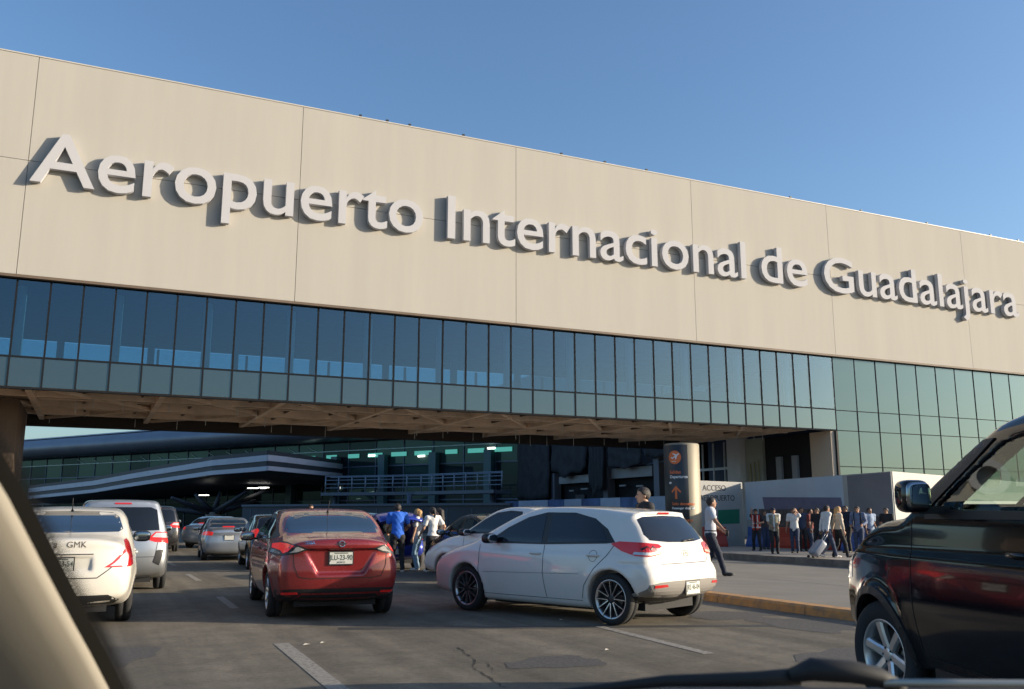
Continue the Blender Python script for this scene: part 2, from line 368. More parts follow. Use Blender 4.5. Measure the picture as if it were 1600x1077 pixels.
# lane marks
mb = MB()
def dash(x, y0, y1, w=0.13, dx=0.0, z=0.004):
    mb.add([(x-w/2, y0, z), (x+w/2, y0, z), (x+w/2+dx, y1, z), (x-w/2+dx, y1, z)], [(0, 1, 2, 3)], m_white_line)
dash(1.93, 5.2, 10.66, 0.17, 0.17); dash(2.2, 14.9, 17.1, 0.13, 0.05); dash(2.36, 21.4, 24.0, 0.13); dash(2.4, 28, 31, 0.13); dash(2.4, 36, 39)
dash(6.0, 8.0, 10.5, 0.13, 0.15); dash(6.1, 19, 22); dash(-1.6, 8, 12); dash(-1.6, 20, 24)
def z2(x): return (.125-(x-9.86)*.02384 if x < 14.6 else .012-(x-14.6)*.02254)+.004
for x0 in (13.9, 17.4):
    for y in (2, 8, 14): mb.add([(x0, y, z2(x0)), (x0+.12, y, z2(x0+.12)), (x0+.12, y+3.6, z2(x0+.12)), (x0, y+3.6, z2(x0))], [(0, 1, 2, 3)], m_white_line)
tag(mb.build('lane_markings'), kind='structure')
# cracks and scraps of litter on the road
rnd = random.Random(4)
mb = MB(); m_crack = mat('crack_fill', (0.012, 0.011, 0.010), 0.9)
def crack(pts, w):
    p = [gp(*q) for q in pts]; out = []
    for a, b in zip(p, p[1:]):
        for k in range(7): q = a.lerp(b, k/7); out.append((q.x+rnd.uniform(-.02, .02), q.y+rnd.uniform(-.02, .02)))
    vs = []
    for i, (x, y) in enumerate(out): ww = w*rnd.uniform(.2, 1.0); vs += [(x-ww, y, .0035), (x+ww, y, .0035)]
    mb.add(vs, [(2*i, 2*i+1, 2*i+3, 2*i+2) for i in range(len(out)-1)], m_crack)
crack([(716, 1012), (728, 1022), (742, 1032), (738, 1042), (752, 1052), (770, 1062), (790, 1077)], 0.012)
crack([(742, 1034), (760, 1037), (775, 1050)], 0.006); crack([(560, 1010), (600, 1016), (650, 1014)], 0.004)
tag(mb.build('road_cracks'), kind='structure')
m_patch = paintmark('rough_patch', (0.045, 0.04, 0.036), 0.52); m_tar = mat('tar_patch', (.05, .046, .042), .8, var=.3, vscale=3, bump=.5, bscale=70)
mb = MB()
def blob(cx, cy, rx, ry, m, z=.0028, rot=0):
    vs = []
    for k in range(26): a = 2*math.pi*k/26; r_ = 1+.16*math.sin(3*a+cx)+.1*math.sin(7*a+cy); x, y = rx*r_*math.cos(a), ry*r_*math.sin(a); vs.append((cx+x*math.cos(rot)-y*math.sin(rot), cy+x*math.sin(rot)+y*math.cos(rot), z))
    mb.add(vs, [tuple(range(26))], m)
blob(8.55, 10.9, .75, .5, m_patch); blob(8.7, 9.6, .5, .9, m_patch, .0024); blob(6.6, 21.4, 1.8, .8, m_patch, .0024); blob(4.3, 8.2, .5, .35, m_patch, .0024); blob(.2, 10.5, .6, .8, m_patch, .0024); blob(7.2, 7.3, .7, .4, m_patch, .0024, .4)
mb.add([(3.0, 11.6, .002), (9.3, 9.1, .002), (9.4, 9.3, .002), (3.05, 11.85, .002)], [(0, 1, 2, 3)], m_tar)
tag(mb.build('road_stains'), kind='structure')
mb = MB(); m_scrap = mat('paper_scrap', (0.34, 0.32, 0.28), 0.8)
for (x, y) in ((480, 1009), (505, 1006), (950, 1017), (878, 970)):
    p = gp(x, y); s = rnd.uniform(.03, .06); mb.add([(p.x-s, p.y, .006), (p.x+s*.6, p.y-s*.4, .02), (p.x+s, p.y+s, .008), (p.x-s*.3, p.y+s*.8, .022)], [(0, 1, 2, 3)], m_scrap)
tag(mb.build('litter'), kind='stuff')

# ------------------------------------------------------------------ the airport building that bridges the road
D = 39.0
B = thing('airport_bridge_building', 'long cream building above a dark glass band, bridging the road', 'building', (17, D, 0))
def loc(x, y, z): return (x-17, y-D, z)
class LB(MB):                      # geometry given in world coordinates, stored relative to the building's empty
    off = (17, D, 0)
    def build(s, name, parent=None, **k):
        s.v = [(a-s.off[0], b-s.off[1], c-s.off[2]) for a, b, c in s.v]; return MB.build(s, name, parent, **k)
ZB, ZM, ZT, ZH = 10.72, 15.43, 19.93, 7.5
JX = [-14, -3.25, 7.58, 18.41, 29.24, 39.22, 50.9, 62, 73]
mb = LB(); g = 0.022
mb.bx(-14.2, 73.2, D+0.14, D+13.9, ZB+0.02, ZT-0.12, m_joint)
for a, b in zip(JX, JX[1:]):
    for z0, z1 in ((ZB, ZM), (ZM, ZT)):
        mb.bx(a+g/2, b-g/2, D, D+0.12, z0+(0 if z0 == ZB else g/2), z1-(0 if z1 == ZT else g/2), m_wall)
mb.bx(-14, 73, D+14, D+14.2, ZB, ZT, m_wall); mb.bx(-14.2, -14.0, D, D+14.2, ZB, ZT, m_wall); mb.bx(73, 73.2, D, D+14.2, ZB, ZT, m_wall)
mb.build('wall', B)
mb = LB(); mb.bx(-14.1, 73.1, D-0.03, D+0.5, ZT+0.002, ZT+0.05, mat('coping', (0.5, 0.47, 0.42), 0.5)); mb.build('coping', B)
mb = LB(); mb.bx(-14, 73, D+0.0, D+0.32, ZB-0.11, ZB-0.002, m_brown); mb.build('underside_shade', B)  # brown strip paints in the shade under the wall's lower edge
for px, py in ((563, 183), (605, 191), (640, 198), (724, 214), (877, 242), (945, 255), (1010, 268), (1235, 312), (1345, 331), (1448, 349), (1547, 366), (1590, 374)):
    p = yp(px, py, D+0.2); mb = LB(); mb.tube([(p.x, D+.2, ZT+.03), (p.x, D+.2, ZT+.16)], .02, m_dark, 6); mb.box((p.x, D+.2, ZT+.2), (.12, .12, .07), m_dark)
    mb.build('roof_pin', B)
# curtain wall in front of the bridge
GX = [-13.93+1.192*k for k in range(0, 45)]; GX = [x for x in GX if x < 38.3]+[39.15]
FY = D+0.26
fr = LB(); m_mull = mat('mullion', (0.012, 0.014, 0.018), 0.9, spec=.1)
def pane(name, x0, x1, z0, z1, m, g=0.03):
    q = LB(); q.bx(x0+g, x1-g, FY, FY+0.024, z0+g, z1-g, m); ta, tb_ = rnd.uniform(-.004, .004), rnd.uniform(-.004, .004)
    q.v = [(x, y+ta*(x-x0)/(x1-x0)+tb_*(z-z0)/(z1-z0), z) for x, y, z in q.v]; q.build(name, B)
for i, (a, b) in enumerate(zip(GX, GX[1:])):
    pane('window', a, b, ZH, ZB-0.06, g_front); pane('spandrel_panel', a, b, 6.30, ZH, g_spand)
GR = [39.15+1.71*k for k in range(0, 13)]
for a, b in zip(GR, GR[1:]):
    for z0, z1 in ((7.46, ZB-0.06), (6.28, 7.46), (4.2, 6.28), (2.1, 4.2), (0.05, 2.1)): pane('window', a, b, z0, z1, g_right, 0.018)
for x in GX[:-1]: fr.bx(x-.034, x+.034, FY-.03, FY+.16, 6.30, ZB-.11, m_mull)
for z in (6.27, ZH, ZB-.1): fr.bx(GX[0], GX[-1]-.04, FY-.033, FY+.165, z-.034, z+.034, m_mull)
for x in GR: fr.bx(x-.022, x+.022, FY-.026, FY+.12, .05, ZB-.112, m_mull)
for z in (2.1, 4.2, 6.28, 7.46): fr.bx(GR[0]+.03, GR[-1], FY-.021, FY+.115, z-.02, z+.02, m_mull)
fr.bx(38.98, 39.12, FY-.1, FY+.3, 0, 6.22, m_black)
fr.build('curtain_frame', B)
# inside of the bridge: floor, ceiling, columns, rear glazing
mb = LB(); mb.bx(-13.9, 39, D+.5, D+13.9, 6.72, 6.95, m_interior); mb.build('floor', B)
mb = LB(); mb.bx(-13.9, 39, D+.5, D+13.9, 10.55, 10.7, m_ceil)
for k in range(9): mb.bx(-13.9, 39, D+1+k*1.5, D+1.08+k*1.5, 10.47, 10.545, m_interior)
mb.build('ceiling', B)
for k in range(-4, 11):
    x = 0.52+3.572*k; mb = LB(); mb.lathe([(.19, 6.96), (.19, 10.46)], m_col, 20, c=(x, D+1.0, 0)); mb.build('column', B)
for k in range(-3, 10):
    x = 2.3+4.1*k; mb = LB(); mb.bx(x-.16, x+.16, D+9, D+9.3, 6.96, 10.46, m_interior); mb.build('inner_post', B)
BY = D+13.9
fr = LB()
bxs = [-13.9+2.4*k for k in range(23)]
for a, b in zip(bxs, bxs[1:]):
    q = LB(); q.bx(a+.05, b-.05, BY, BY+.02, 7.55, 10.5, g_back); q.build('rear_window', B)
for x in bxs: fr.bx(x-.06, x+.06, BY-.06, BY+.1, 6.4, 10.5, m_mull)
fr.bx(-13.9, 39, BY-.065, BY+.105, 7.42, 7.52, m_mull); fr.bx(-13.9, 39, BY+.001, BY+.09, 6.5, 7.41, m_mull)
fr.bx(-13.9, 39, BY-.067, BY+.107, 8.6, 8.64, m_mull)
fr.build('rear_frame', B)
mb = LB(); r2 = random.Random(3)       # clutter that stands in the passage
for (x, w, h) in ((1.2, 1.6, .5), (3.0, .5, .9), (6.4, 2.2, .35), (9.1, .4, 1.1), (21.5, 2.5, .9), (25.2, .8, 1.3), (28, 2.4, .6)):
    mb.bx(x, x+w, D+6, D+6.5, 6.955, 7.2+h, m_interior)
mb.build('railing', B)
# right block behind the green glass, with the side wall under the bridge
SX = 39.0
m_green_wall = mat('grey_green_wall', (0.36, 0.38, 0.33), 0.8, var=0.12, vscale=0.6)
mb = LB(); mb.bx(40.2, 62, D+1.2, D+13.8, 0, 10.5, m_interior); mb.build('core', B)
mb = LB(); mb.bx(50, 95, D+14.3, 125, 0, 19, m_wall); mb.build('unseen_shade_block', B)  # unseen block added to keep the sun off the canopy and terminal
mb = LB()
mb.bx(SX-.3, SX-.02, D+.3, D+2.0, 0, 6.25, mat('beige_jamb', (0.60, 0.48, 0.36), 0.75, var=.05, vscale=.4)); mb.build('jamb', B)
mb = LB(); mb.bx(SX-.28, SX-.02, D+6.3, D+7.9, 0, 6.3, m_green_wall); mb.bx(SX-.29, SX, D+2.004, D+6.29, 0, 2.6, m_green_wall)
mb.bx(SX-.29, SX, D+9.3, D+13.8, 0, 2.9, m_green_wall); mb.build('side_wall', B)
mb = LB(); mb.bx(SX-.75, SX-.05, D+7.95, D+9.25, 0, 6.4, mat('white_column', (0.62, 0.62, 0.62), 0.7, var=.08, vscale=1)); mb.build('white_column', B)
for k in range(3): mb = LB(); mb.tube([(SX-.36, D+6.6+.4*k, 0), (SX-.36, D+6.6+.4*k, 4.9-.1*k)], .045, mat('pipe_ochre', (0.4, .36, .2), .6), 8); mb.build('pipe', B)
mb = LB()
for y in (10.2, 11.4, 12.6): mb.bx(SX-.2, SX-.1, D+y, D+y+.09, 2.9, 6.3, m_col)
mb.bx(SX-.22, SX-.12, D+9.3, D+13.6, 4.45, 4.62, m_col); 
mb.build('window_frame', B); mb = LB(); mb.bx(SX-.1, SX, D+2.1, D+6.2, 2.6, 6.3, m_black); mb.build('opening', B)
for y in (3.2, 4.6): mb = LB(); mb.bx(SX-.3, SX-.12, D+y, D+y+.45, 2.6, 5.0, mat('grey_duct', (.25, .27, .3), .5)); mb.build('duct', B)
# steelwork under the bridge
mb = LB()
mb.bx(-14, SX-.3, D+.5, D+13.8, 6.64, 6.70, mat('soffit_panel', (.30, .22, .16), .8, var=.4, vscale=.8))
mb.build('soffit', B)
mb = LB()
mb.bx(-14, SX-.3, D+.45, D+.58, 6.40, 6.635, m_tan)
for y in (D+3.4, D+7.1, D+10.6): mb.bx(-14, SX-.8, y-.13, y+.13, 6.33, 6.635, m_tan)
for k in range(11):
    x = -12.5+5.0*k; mb.bx(x-.12, x+.12, D+.5, D+13.5, 6.30, 6.62, m_tan)
    for (ya, yb, s) in ((D+.6, D+7.0, 1), (D+7.2, D+13.3, -1)):
        xa, xb = (x+.2, x+4.8) if s > 0 else (x+4.8, x+.2)
        if xb > SX-1 or xa > SX-1: continue
        d = Vector((xb-xa, yb-ya, 0)); mb.box(((xa+xb)/2, (ya+yb)/2, 6.42), (d.length, .16, .14), m_tan, rz=math.atan2(d.y, d.x))
for k in range(22):
    x = -12.0+2.3*k; mb.bx(x-.05, x+.05, D+.6, D+13.2, 6.50, 6.632, m_brown)
for y in (1.6, 5.2, 8.8, 12.0): mb.bx(-14, SX-.8, D+y-.05, D+y+.05, 6.44, 6.495, m_tan)
mb.build('steel_beam', B)
mb = LB(); mb.bx(-14, SX-.8, D+13.3, D+13.84, 5.98, 6.635, mat('dark_girder', (0.028, 0.022, 0.02), .7)); mb.build('rear_girder', B)
for k in range(46):
    x = -8+rnd.uniform(-.2, .2)+1.0*k; y = D+rnd.choice((4, 8, 11.5)); mb = LB()
    mb.tube([(x, y, 6.34), (x, y, 5.78+rnd.uniform(-.1, .25))], .016, m_col, 5); mb.build('hanger_rod', B)
for (x0, x1, y0, y1) in ((-9, -3.0, D+4.5, D+10), (-13, -6, D+1, D+4)):
    mb = LB(); mb.bx(x0, x1, y0, y1, 0, 6.29, m_brown); mb.build('pier', B)

# ------------------------------------------------------------------ the name in raised letters
S = thing('airport_name_sign', 'raised pale grey letters spelling Aeropuerto Internacional de Guadalajara across the cream wall', 'sign', (26, D, 14.5))
FR = D-0.36
def k1(px): return yp(px, 350, FR).x
words = [('Aeropuerto', k1(47), k1(661)), ('Internacional', k1(700), k1(1168)), ('de', k1(1193), k1(1264)), ('Guadalajara', k1(1293), k1(1592))]
words = [('Aeropuerto', -3.09, yp(661, 345, FR).x), ('Internacional', yp(701, 345, FR).x, yp(1166, 410, FR).x), ('de', yp(1192, 430, FR).x, yp(1263, 440, FR).x), ('Guadalajara', yp(1290, 440, FR).x, yp(1592, 480, FR).x)]
def bounds(t, size): vs, fs = text_mesh(t, size, m_letter, 0.0, 0.0, 'LEFT'); xs = [v.x for v in vs]; return min(xs), max(xs)
SZ = 3.08
for w, xa, xb in words:
    full = bounds(w, SZ); sc = (xb-xa)/(full[1]-full[0])
    xh = bounds('x', SZ); vz = [v.y for v in text_mesh('x', SZ, m_letter, 0, 0, 'LEFT')[0]]; xh = max(vz); cp = max(v.y for v in text_mesh('I', SZ, m_letter, 0, 0, 'LEFT')[0])
    def wy(y, ch): return y if ch in 'AIG' else (y*1.11 if 0 <= y <= xh else y if y < 0 else xh*1.11+(y-xh)*(cp*1.02-xh*1.11)/(cp*1.02-xh))
    for i, ch in enumerate(w):
        rgt = bounds(w[:i+1], SZ)[1]; own = bounds(ch, SZ); x = (rgt-own[1]-full[0])*sc+xa
        vs, fs = text_mesh(ch, SZ, m_letter, 0.125, 0.02, 'LEFT')
        bl = 14.52-0.05*(x > 38)
        mb = MB(); mb.add([(x+v.x*sc-26, -0.185-v.z, bl+wy(v.y, ch)-14.5) for v in vs], fs, m_letter)
        o = mb.build('letter', S); bv = o.modifiers.new('b', 'BEVEL'); bv.width = 0.025; bv.segments = 2; bv.limit_method = 'ANGLE'; bv.angle_limit = R(50)
# ------------------------------------------------------------------ vehicles
m_tyre = mat('tyre_rubber', (0.018, 0.018, 0.019), 0.85, bump=0.25, bscale=60)
m_glassd = mat('car_glass', (0.008, 0.010, 0.014), 0.03, spec=0.5, coat=0.15)
m_glassb = mat('car_glass_blue', (0.02, 0.035, 0.055), 0.05, spec=0.9, coat=0.8)
m_trim = mat('black_trim', (0.015, 0.015, 0.016), 0.45)
m_gap = mat('panel_gap', (0.01, 0.01, 0.01), 0.7)
m_red = mat('red_lens', (0.42, 0.012, 0.012), 0.12, coat=0.8, emit=(1, 0.03, 0.02), estr=0.04)
m_redlit = mat('brake_light', (0.5, 0.012, 0.012), 0.2, emit=(1, 0.04, 0.03), estr=0.22)
m_clear = mat('clear_lens', (0.6, 0.58, 0.55), 0.12, coat=0.6, metal=0.4)
m_amber = mat('amber_lens', (0.7, 0.25, 0.04), 0.2, coat=0.5)
m_alloy = mat('alloy', (0.55, 0.55, 0.56), 0.28, metal=0.9)
m_alloyd = mat('alloy_dark', (0.03, 0.03, 0.033), 0.4, metal=0.3)
m_plate = mat('plate_white', (0.5, 0.5, 0.46), 0.5, var=0.1, vscale=20)
m_plate_ink = mat('plate_ink', (0.05, 0.07, 0.06), 0.6)
m_chrome = mat('chrome', (0.75, 0.75, 0.76), 0.12, metal=1.0)
m_mirror = mat('mirror_glass', (0.3, 0.33, 0.36), 0.02, metal=1.0)

def make_field(sp):
    """implicit body: side outline x plan taper x cross-section, mirror symmetric"""
    h = sp['h']; Lh, W, Ht = sp['L']/2, sp['W']/2, sp['H']
    lo = (-Lh-3*h, -2*h, 0.08); nx = int((2*Lh+6*h)/h)+1; ny = int((W+0.04+4*h)/h)+1; nz = int((Ht+0.05-0.08+2*h)/h)+1
    X = (np.arange(nx)*h+lo[0])[:,None,None]; Y = (np.arange(ny)*h+lo[1])[None,:,None]; Z = (np.arange(nz)*h+lo[2])[None,None,:]
    XX, ZZ = np.broadcast_arrays(X[:,0,:], Z[0]); d2 = psdf(smooth_poly(sp['side'], 4), XX, ZZ)[:,None,:]
    aY = np.abs(Y)
    # plan curve of the ends: front / rear faces bow outwards, so the outline shrinks as |y| grows
    yr = np.clip(aY/W, 0, 1.2); bowf = sp.get('bowf', 0.22); bowr = sp.get('bowr', 0.12)
    def shift(Z):
        g = np.clip((Z-sp['belt'])/0.3, 0, 1)
        return g
    endf = np.clip((X-(Lh-1.1))/1.1, 0, 1); endr = np.clip((-X-(Lh-1.0))/1.0, 0, 1)
    d2 = d2+(bowf*endf**1.5+bowr*endr**1.5)*yr**3
    # roof / bonnet crown
    d2 = d2+sp.get('crown', 0.045)*yr**2*np.clip((Z-0.55)/0.3, 0, 1)*np.clip(1-endr*0.6, 0, 1)
    tf = sp.get('tapf', 0.10); tr = sp.get('tapr', 0.07)
    plan = W-tf*np.clip((X-(Lh-1.25))/1.25, 0, 1)**2-tr*np.clip((-X-(Lh-1.2))/1.2, 0, 1)**2
    zm = sp.get('zmid', 0.62)
    low = 0.09*np.clip((zm-Z)/0.45, 0, 1.3)**1.6
    up = 0.035*np.clip((Z-zm)/(sp['belt']-zm), 0, 1)**1.5
    crease = 0.007*np.tanh((Z-sp.get('zcrease', 0.80))/0.018)
    wl = plan-low-up-crease
    wg = plan-sp.get('shoulder', 0.075)-sp.get('tumble', 0.42)*(Z-sp['belt'])-sp.get('gtr', 0.0)*np.clip((-X-sp.get('gx0', 0.8))/0.8, 0, 1)**2-sp.get('gtf', 0.0)*np.clip((X-0.2)/0.8, 0, 1)**2
    if sp.get('box'): wl = wl+0*Z
    Wd = -smax(-wl, -wg, sp.get('kb', 0.035)) if not sp.get('box') else np.minimum(wl, np.where(Z < sp['belt'], 9, wg))
    for (xw, r) in ((sp['xf'], sp['rw']), (sp['xr'], sp['rw'])):      # swelling round the arches
        q = np.sqrt((X-xw)**2+(Z-r)**2); Wd = Wd+sp.get('flare', 0.014)*np.exp(-((q-(r+0.06))/0.07)**2)*(Z > 0.2)
    V = smax(np.broadcast_to(d2, (nx, ny, nz)), aY-Wd, sp.get('k', 0.10))
    for op in sp.get('ops', []): V = op(V, X, aY, Z)
    V0 = V.copy()
    for xw in (sp['xf'], sp['xr']):
        q = np.sqrt((X-xw)**2+(Z-sp['rw'])**2)-(sp['rw']+sp.get('archgap', 0.045)); V = np.maximum(V, -np.maximum(q, (W-0.30)-aY))
    if 'cabin' in sp: V = sp['cabin'](V, V0, X, aY, Z)
    lo = (lo[0], lo[1], lo[2]); return Field(V, lo, h), Field(V0, lo, h)
def symF(F):
    def g(P): Q = P.copy(); Q[..., 1] = np.abs(Q[..., 1]); return F(Q)
    return g
def body_mesh(F, mb, m):
    P, Q = surface_nets(F.V, F.lo, F.h); P = F.relax(P, 2)
    keep = (P[Q][:,:,1] > -F.h*0.6).all(1); Q = Q[keep]; P[:,1] = np.where(P[:,1] < F.h*0.5, 0, P[:,1])
    n = len(P); P2 = P.copy(); P2[:,1] *= -1; mid = P[:,1] == 0
    mp = np.arange(n)+n; mp[mid] = np.arange(n)[mid]
    Q = Q[~mid[Q].all(1)]
    V = np.concatenate([P, P2]); Qm = mp[Q][:, ::-1]; A = np.concatenate([Q, Qm])
    used = np.unique(A); re = -np.ones(len(V), int); re[used] = np.arange(len(used))
    mb.add(V[used].tolist(), re[A].tolist(), m, True)
def cast(G, theta, c, AB):
    """points (a, z) seen from azimuth theta (0 rear, 90 left, 180 front, -90 right) thrown on to the body"""
    th = R(theta); o = np.array([-math.cos(th), math.sin(th), 0.0]); l = -o; rt = np.array([l[1], -l[0], 0.0])
    P0 = np.array([c[0], c[1], 0.0])+AB[:,0:1]*rt+np.concatenate([np.zeros((len(AB), 2)), AB[:,1:2]], 1)
    S = np.linspace(3.0, -0.6, 240); Pt = P0[:,None,:]+S[None,:,None]*o
    v = G(Pt); hit = v < 0; i = hit.argmax(1); ok = hit.any(1) & (i > 0); i = np.clip(i, 1, None); r = np.arange(len(AB))
    va = v[r, i-1]; vb = v[r, i]; t = np.clip(va/(va-vb+1e-12), 0, 1); s = S[i-1]+(S[i]-S[i-1])*t
    for _ in range(3):   # refine
        p = P0+s[:,None]*o; f = G(p); e = 0.004; d = (G(p+e*o)-f)/e; d = np.where(np.abs(d) < .3, .3, d); s = s-np.clip(f/d, -.01, .01)
    return P0+s[:,None]*o, ok, o
def decal(G, mb, m, theta, c, poly, off=0.005, thick=0.02, h=0.04, sm=0):
    if sm: poly = smooth_poly(poly, sm)
    pts = []
    for i in range(len(poly)):
        a = Vector(poly[i]); b = Vector(poly[(i+1) % len(poly)]); n = max(1, int((b-a).length/h))
        for k in range(n): pts.append(tuple(a.lerp(b, k/n)))
    nb = len(pts); xs = [p[0] for p in pts]; zs = [p[1] for p in pts]
    gx, gz = np.meshgrid(np.arange(min(xs)+h/2, max(xs), h), np.arange(min(zs)+h/2, max(zs), h)); d = psdf(pts, gx, gz) < -h*0.4
    allp = pts+list(zip(gx[d].tolist(), gz[d].tolist()))
    vs, _, fs, ov, _, _ = delaunay_2d_cdt([Vector(p) for p in allp], [], [list(range(nb))], 1, 1e-6)
    AB = np.array([(v.x, v.y) for v in vs]); P, ok, o = cast(G, theta, c, AB)
    P = P+o*off
    fs = [f for f in fs if all(ok[i] for i in f)]
    cnt = {}
    for f in fs:
        for a, b in zip(f, list(f[1:])+[f[0]]): cnt[(a, b)] = 1
    rim = [(a, b) for (a, b) in cnt if (b, a) not in cnt]
    V = P.tolist(); ids = {}
    for a, b in rim:
        for q in (a, b):
            if q not in ids: ids[q] = len(V); V.append((P[q]-o*(off+thick)).tolist())
    F2 = [list(f) for f in fs]; mb.add(V, F2+[[b, a, ids[a], ids[b]] for a, b in rim], m, False)
def ribbon(G, mb, m, theta, c, line, w=0.008, off=0.0025, h=0.035):
    pts = []
    for a, b in zip(line, line[1:]):
        a = Vector(a); b = Vector(b); n = max(1, int((b-a).length/h)); pts += [a.lerp(b, k/n) for k in range(n)]
    pts.append(Vector(line[-1])); L = []
    for i, p in enumerate(pts):
        t = (pts[min(i+1, len(pts)-1)]-pts[max(i-1, 0)]).normalized(); n = Vector((-t.y, t.x))*w/2; L += [p+n, p-n]
    P, ok, o = cast(G, theta, c, np.array([(q.x, q.y) for q in L])); P = P+o*off
    mb.add(P.tolist(), [(2*i, 2*i+1, 2*i+3, 2*i+2) for i in range(len(pts)-1) if ok[2*i:2*i+4].all()], m)
def wheel(parent, x, y, r, w, side, style, rimr, steer=0.0, tread=True):
    """wheel > tyre-shaped mesh with a rim of spokes under it"""
    mb = MB(); s = 1 if side > 0 else -1; hw = w/2
    prof = [(rimr-.01, -hw*.8), (rimr+.012, -hw*.95), (r-.045, -hw), (r-.012, -hw*.86), (r, -hw*.6), (r, -hw*.12), (r-.008, -hw*.08), (r-.008, hw*.08), (r, hw*.12), (r, hw*.6), (r-.012, hw*.86), (r-.045, hw), (rimr+.012, hw*.95), (rimr-.01, hw*.8)]
    mb.lathe(prof, m_tyre, 44, 'Y')
    o = mb.build('wheel', parent); o.location = (x, y, r); o.rotation_euler = (0, 0, steer)
    q = MB(); f = s*hw*0.78
    q.lathe([(rimr-.004, -s*hw*.7), (rimr-.02, f*.2), (rimr-.014, f*.92), (rimr+.006, f*1.1), (rimr+.010, f*1.14), (rimr-.006, f*1.16), (rimr-.022, f*1.0), (rimr-.03, f*.3), (rimr-.03, -s*hw*.4)], style.get('lip', m_alloy), 44, 'Y')
    q.lathe([(0.001, -s*hw*.1), (rimr-.02, -s*hw*.1)], style.get('dish', m_alloyd), 32, 'Y')
    q.lathe([(0.14, s*0.012), (0.14, s*.02), (0.001, s*.022)], mat('brake_disc', (.16, .15, .14), .4, metal=.8), 24, 'Y')
    n = style['n']; ms = style.get('mat', m_alloy)
    for k in range(n):
        for dv in style.get('pair', (0,)):
            a = 2*math.pi*(k+.25)/n; w0, w1 = style['w']
            c, sn = math.cos(a), math.sin(a); t = Vector((-sn, 0, c)); rd = Vector((c, 0, sn))
            A = rd*0.045+t*dv*0.35+Vector((0, f*.72, 0)); Bp = rd*(rimr-.012)+t*dv*style.get('spread', 1.0)+Vector((0, f*.95, 0))
            mid = (A+Bp)/2+Vector((0, f*.03, 0)); vs = []
            for p, wd in ((A, w0), (mid, (w0+w1)/2*.92), (Bp, w1)):
                for u, v in ((-1, 0), (-.55, .012), (.55, .012), (1, 0), (1, -.03), (-1, -.03)): vs.append(p+t*u*wd/2+Vector((0, s*v, 0)))
            fs = []
            for i in range(2):
                for j in range(6): fs.append((i*6+j, i*6+(j+1) % 6, (i+1)*6+(j+1) % 6, (i+1)*6+j))
            q.add(vs, fs, ms)
            if style.get('edge'):
                q.add([v+Vector((0, s*.0135, 0)) for v in (vs[1]+t*.002, vs[2]-t*.002, vs[8]-t*.002, vs[7]+t*.002, vs[14]-t*.002, vs[13]+t*.002)], [(0, 1, 2, 3), (3, 2, 4, 5)], style['edge'])
    q.lathe([(.062, f*.5), (.06, f*.8), (.045, f*.87), (0.03, f*.9), (0.001, f*.9)], ms, 20, 'Y')
    for k in range(5): a = 2*math.pi*k/5; q.lathe([(.009, f*.8), (.008, f*.9), (.001, f*.9)], m_gap, 8, 'Y', c=(.05*math.cos(a), 0, .05*math.sin(a)))
    rim = q.build('rim', o); return o
def ell(mb, c, r, m, n=14, rot=None, p=2.0):
    vs = []; fs = []
    for i in range(n+1):
        for k in range(2*n):
            t = math.pi*i/n; a = math.pi*k/n
            def sg(v): return math.copysign(abs(v)**(2/p), v)
            q = Vector((r[0]*sg(math.sin(t))*sg(math.cos(a)), r[1]*sg(math.sin(t))*sg(math.sin(a)), r[2]*sg(math.cos(t))))
            if rot is not None: q = rot @ q
            vs.append((q.x+c[0], q.y+c[1], q.z+c[2]))
    for i in range(n):
        for k in range(2*n): a = i*2*n+k; b = i*2*n+(k+1) % (2*n); fs.append((a, b, b+2*n, a+2*n))
    mb.add(vs, fs, m, True)
def mirror_part(parent, x, y, z, side, m, size=(.10, .11, .07), glassm=None):
    mb = MB(); ell(mb, (x, y+side*.12, z), (size[0]*.8, size[1], size[2]), m, 10, p=3.0); mb.box((x+.01, y+side*.02, z-.035), (.06, .10, .03), m_trim)
    o = mb.build('side_mirror', parent)
    g = MB(); ell(g, (x-size[0]*.66, y+side*.12, z), (.016, size[1]*.86, size[2]*.82), glassm or m_mirror, 10, p=3.2); g.build('mirror_glass', o)
    return o
def plate(parent, x, z, txt, y=0, w=.30, hh=.15, rear=-1, low='', tilt=0):
    mb = MB(); mb.box((x, y, z), (.014, w+.03, hh+.03), m_trim); mb.box((x+rear*.008, y, z), (.006, w, hh), m_plate)
    rt = (0, -1, 0) if rear < 0 else (0, 1, 0)
    if txt: put_text(mb, txt, hh*.62, m_plate_ink, (x+rear*.0125, y, z-hh*.16), rt, (0, 0, 1), .0008, .001, sx=.78)
    if low: put_text(mb, low, hh*.2, m_plate_ink, (x+rear*.0125, y, z-hh*.42), rt, (0, 0, 1), .0008)
    mb.box((x+rear*.0118, y, z+hh*.42), (.001, w*.6, hh*.08), m_plate_ink)
    return mb.build('number_plate', parent)

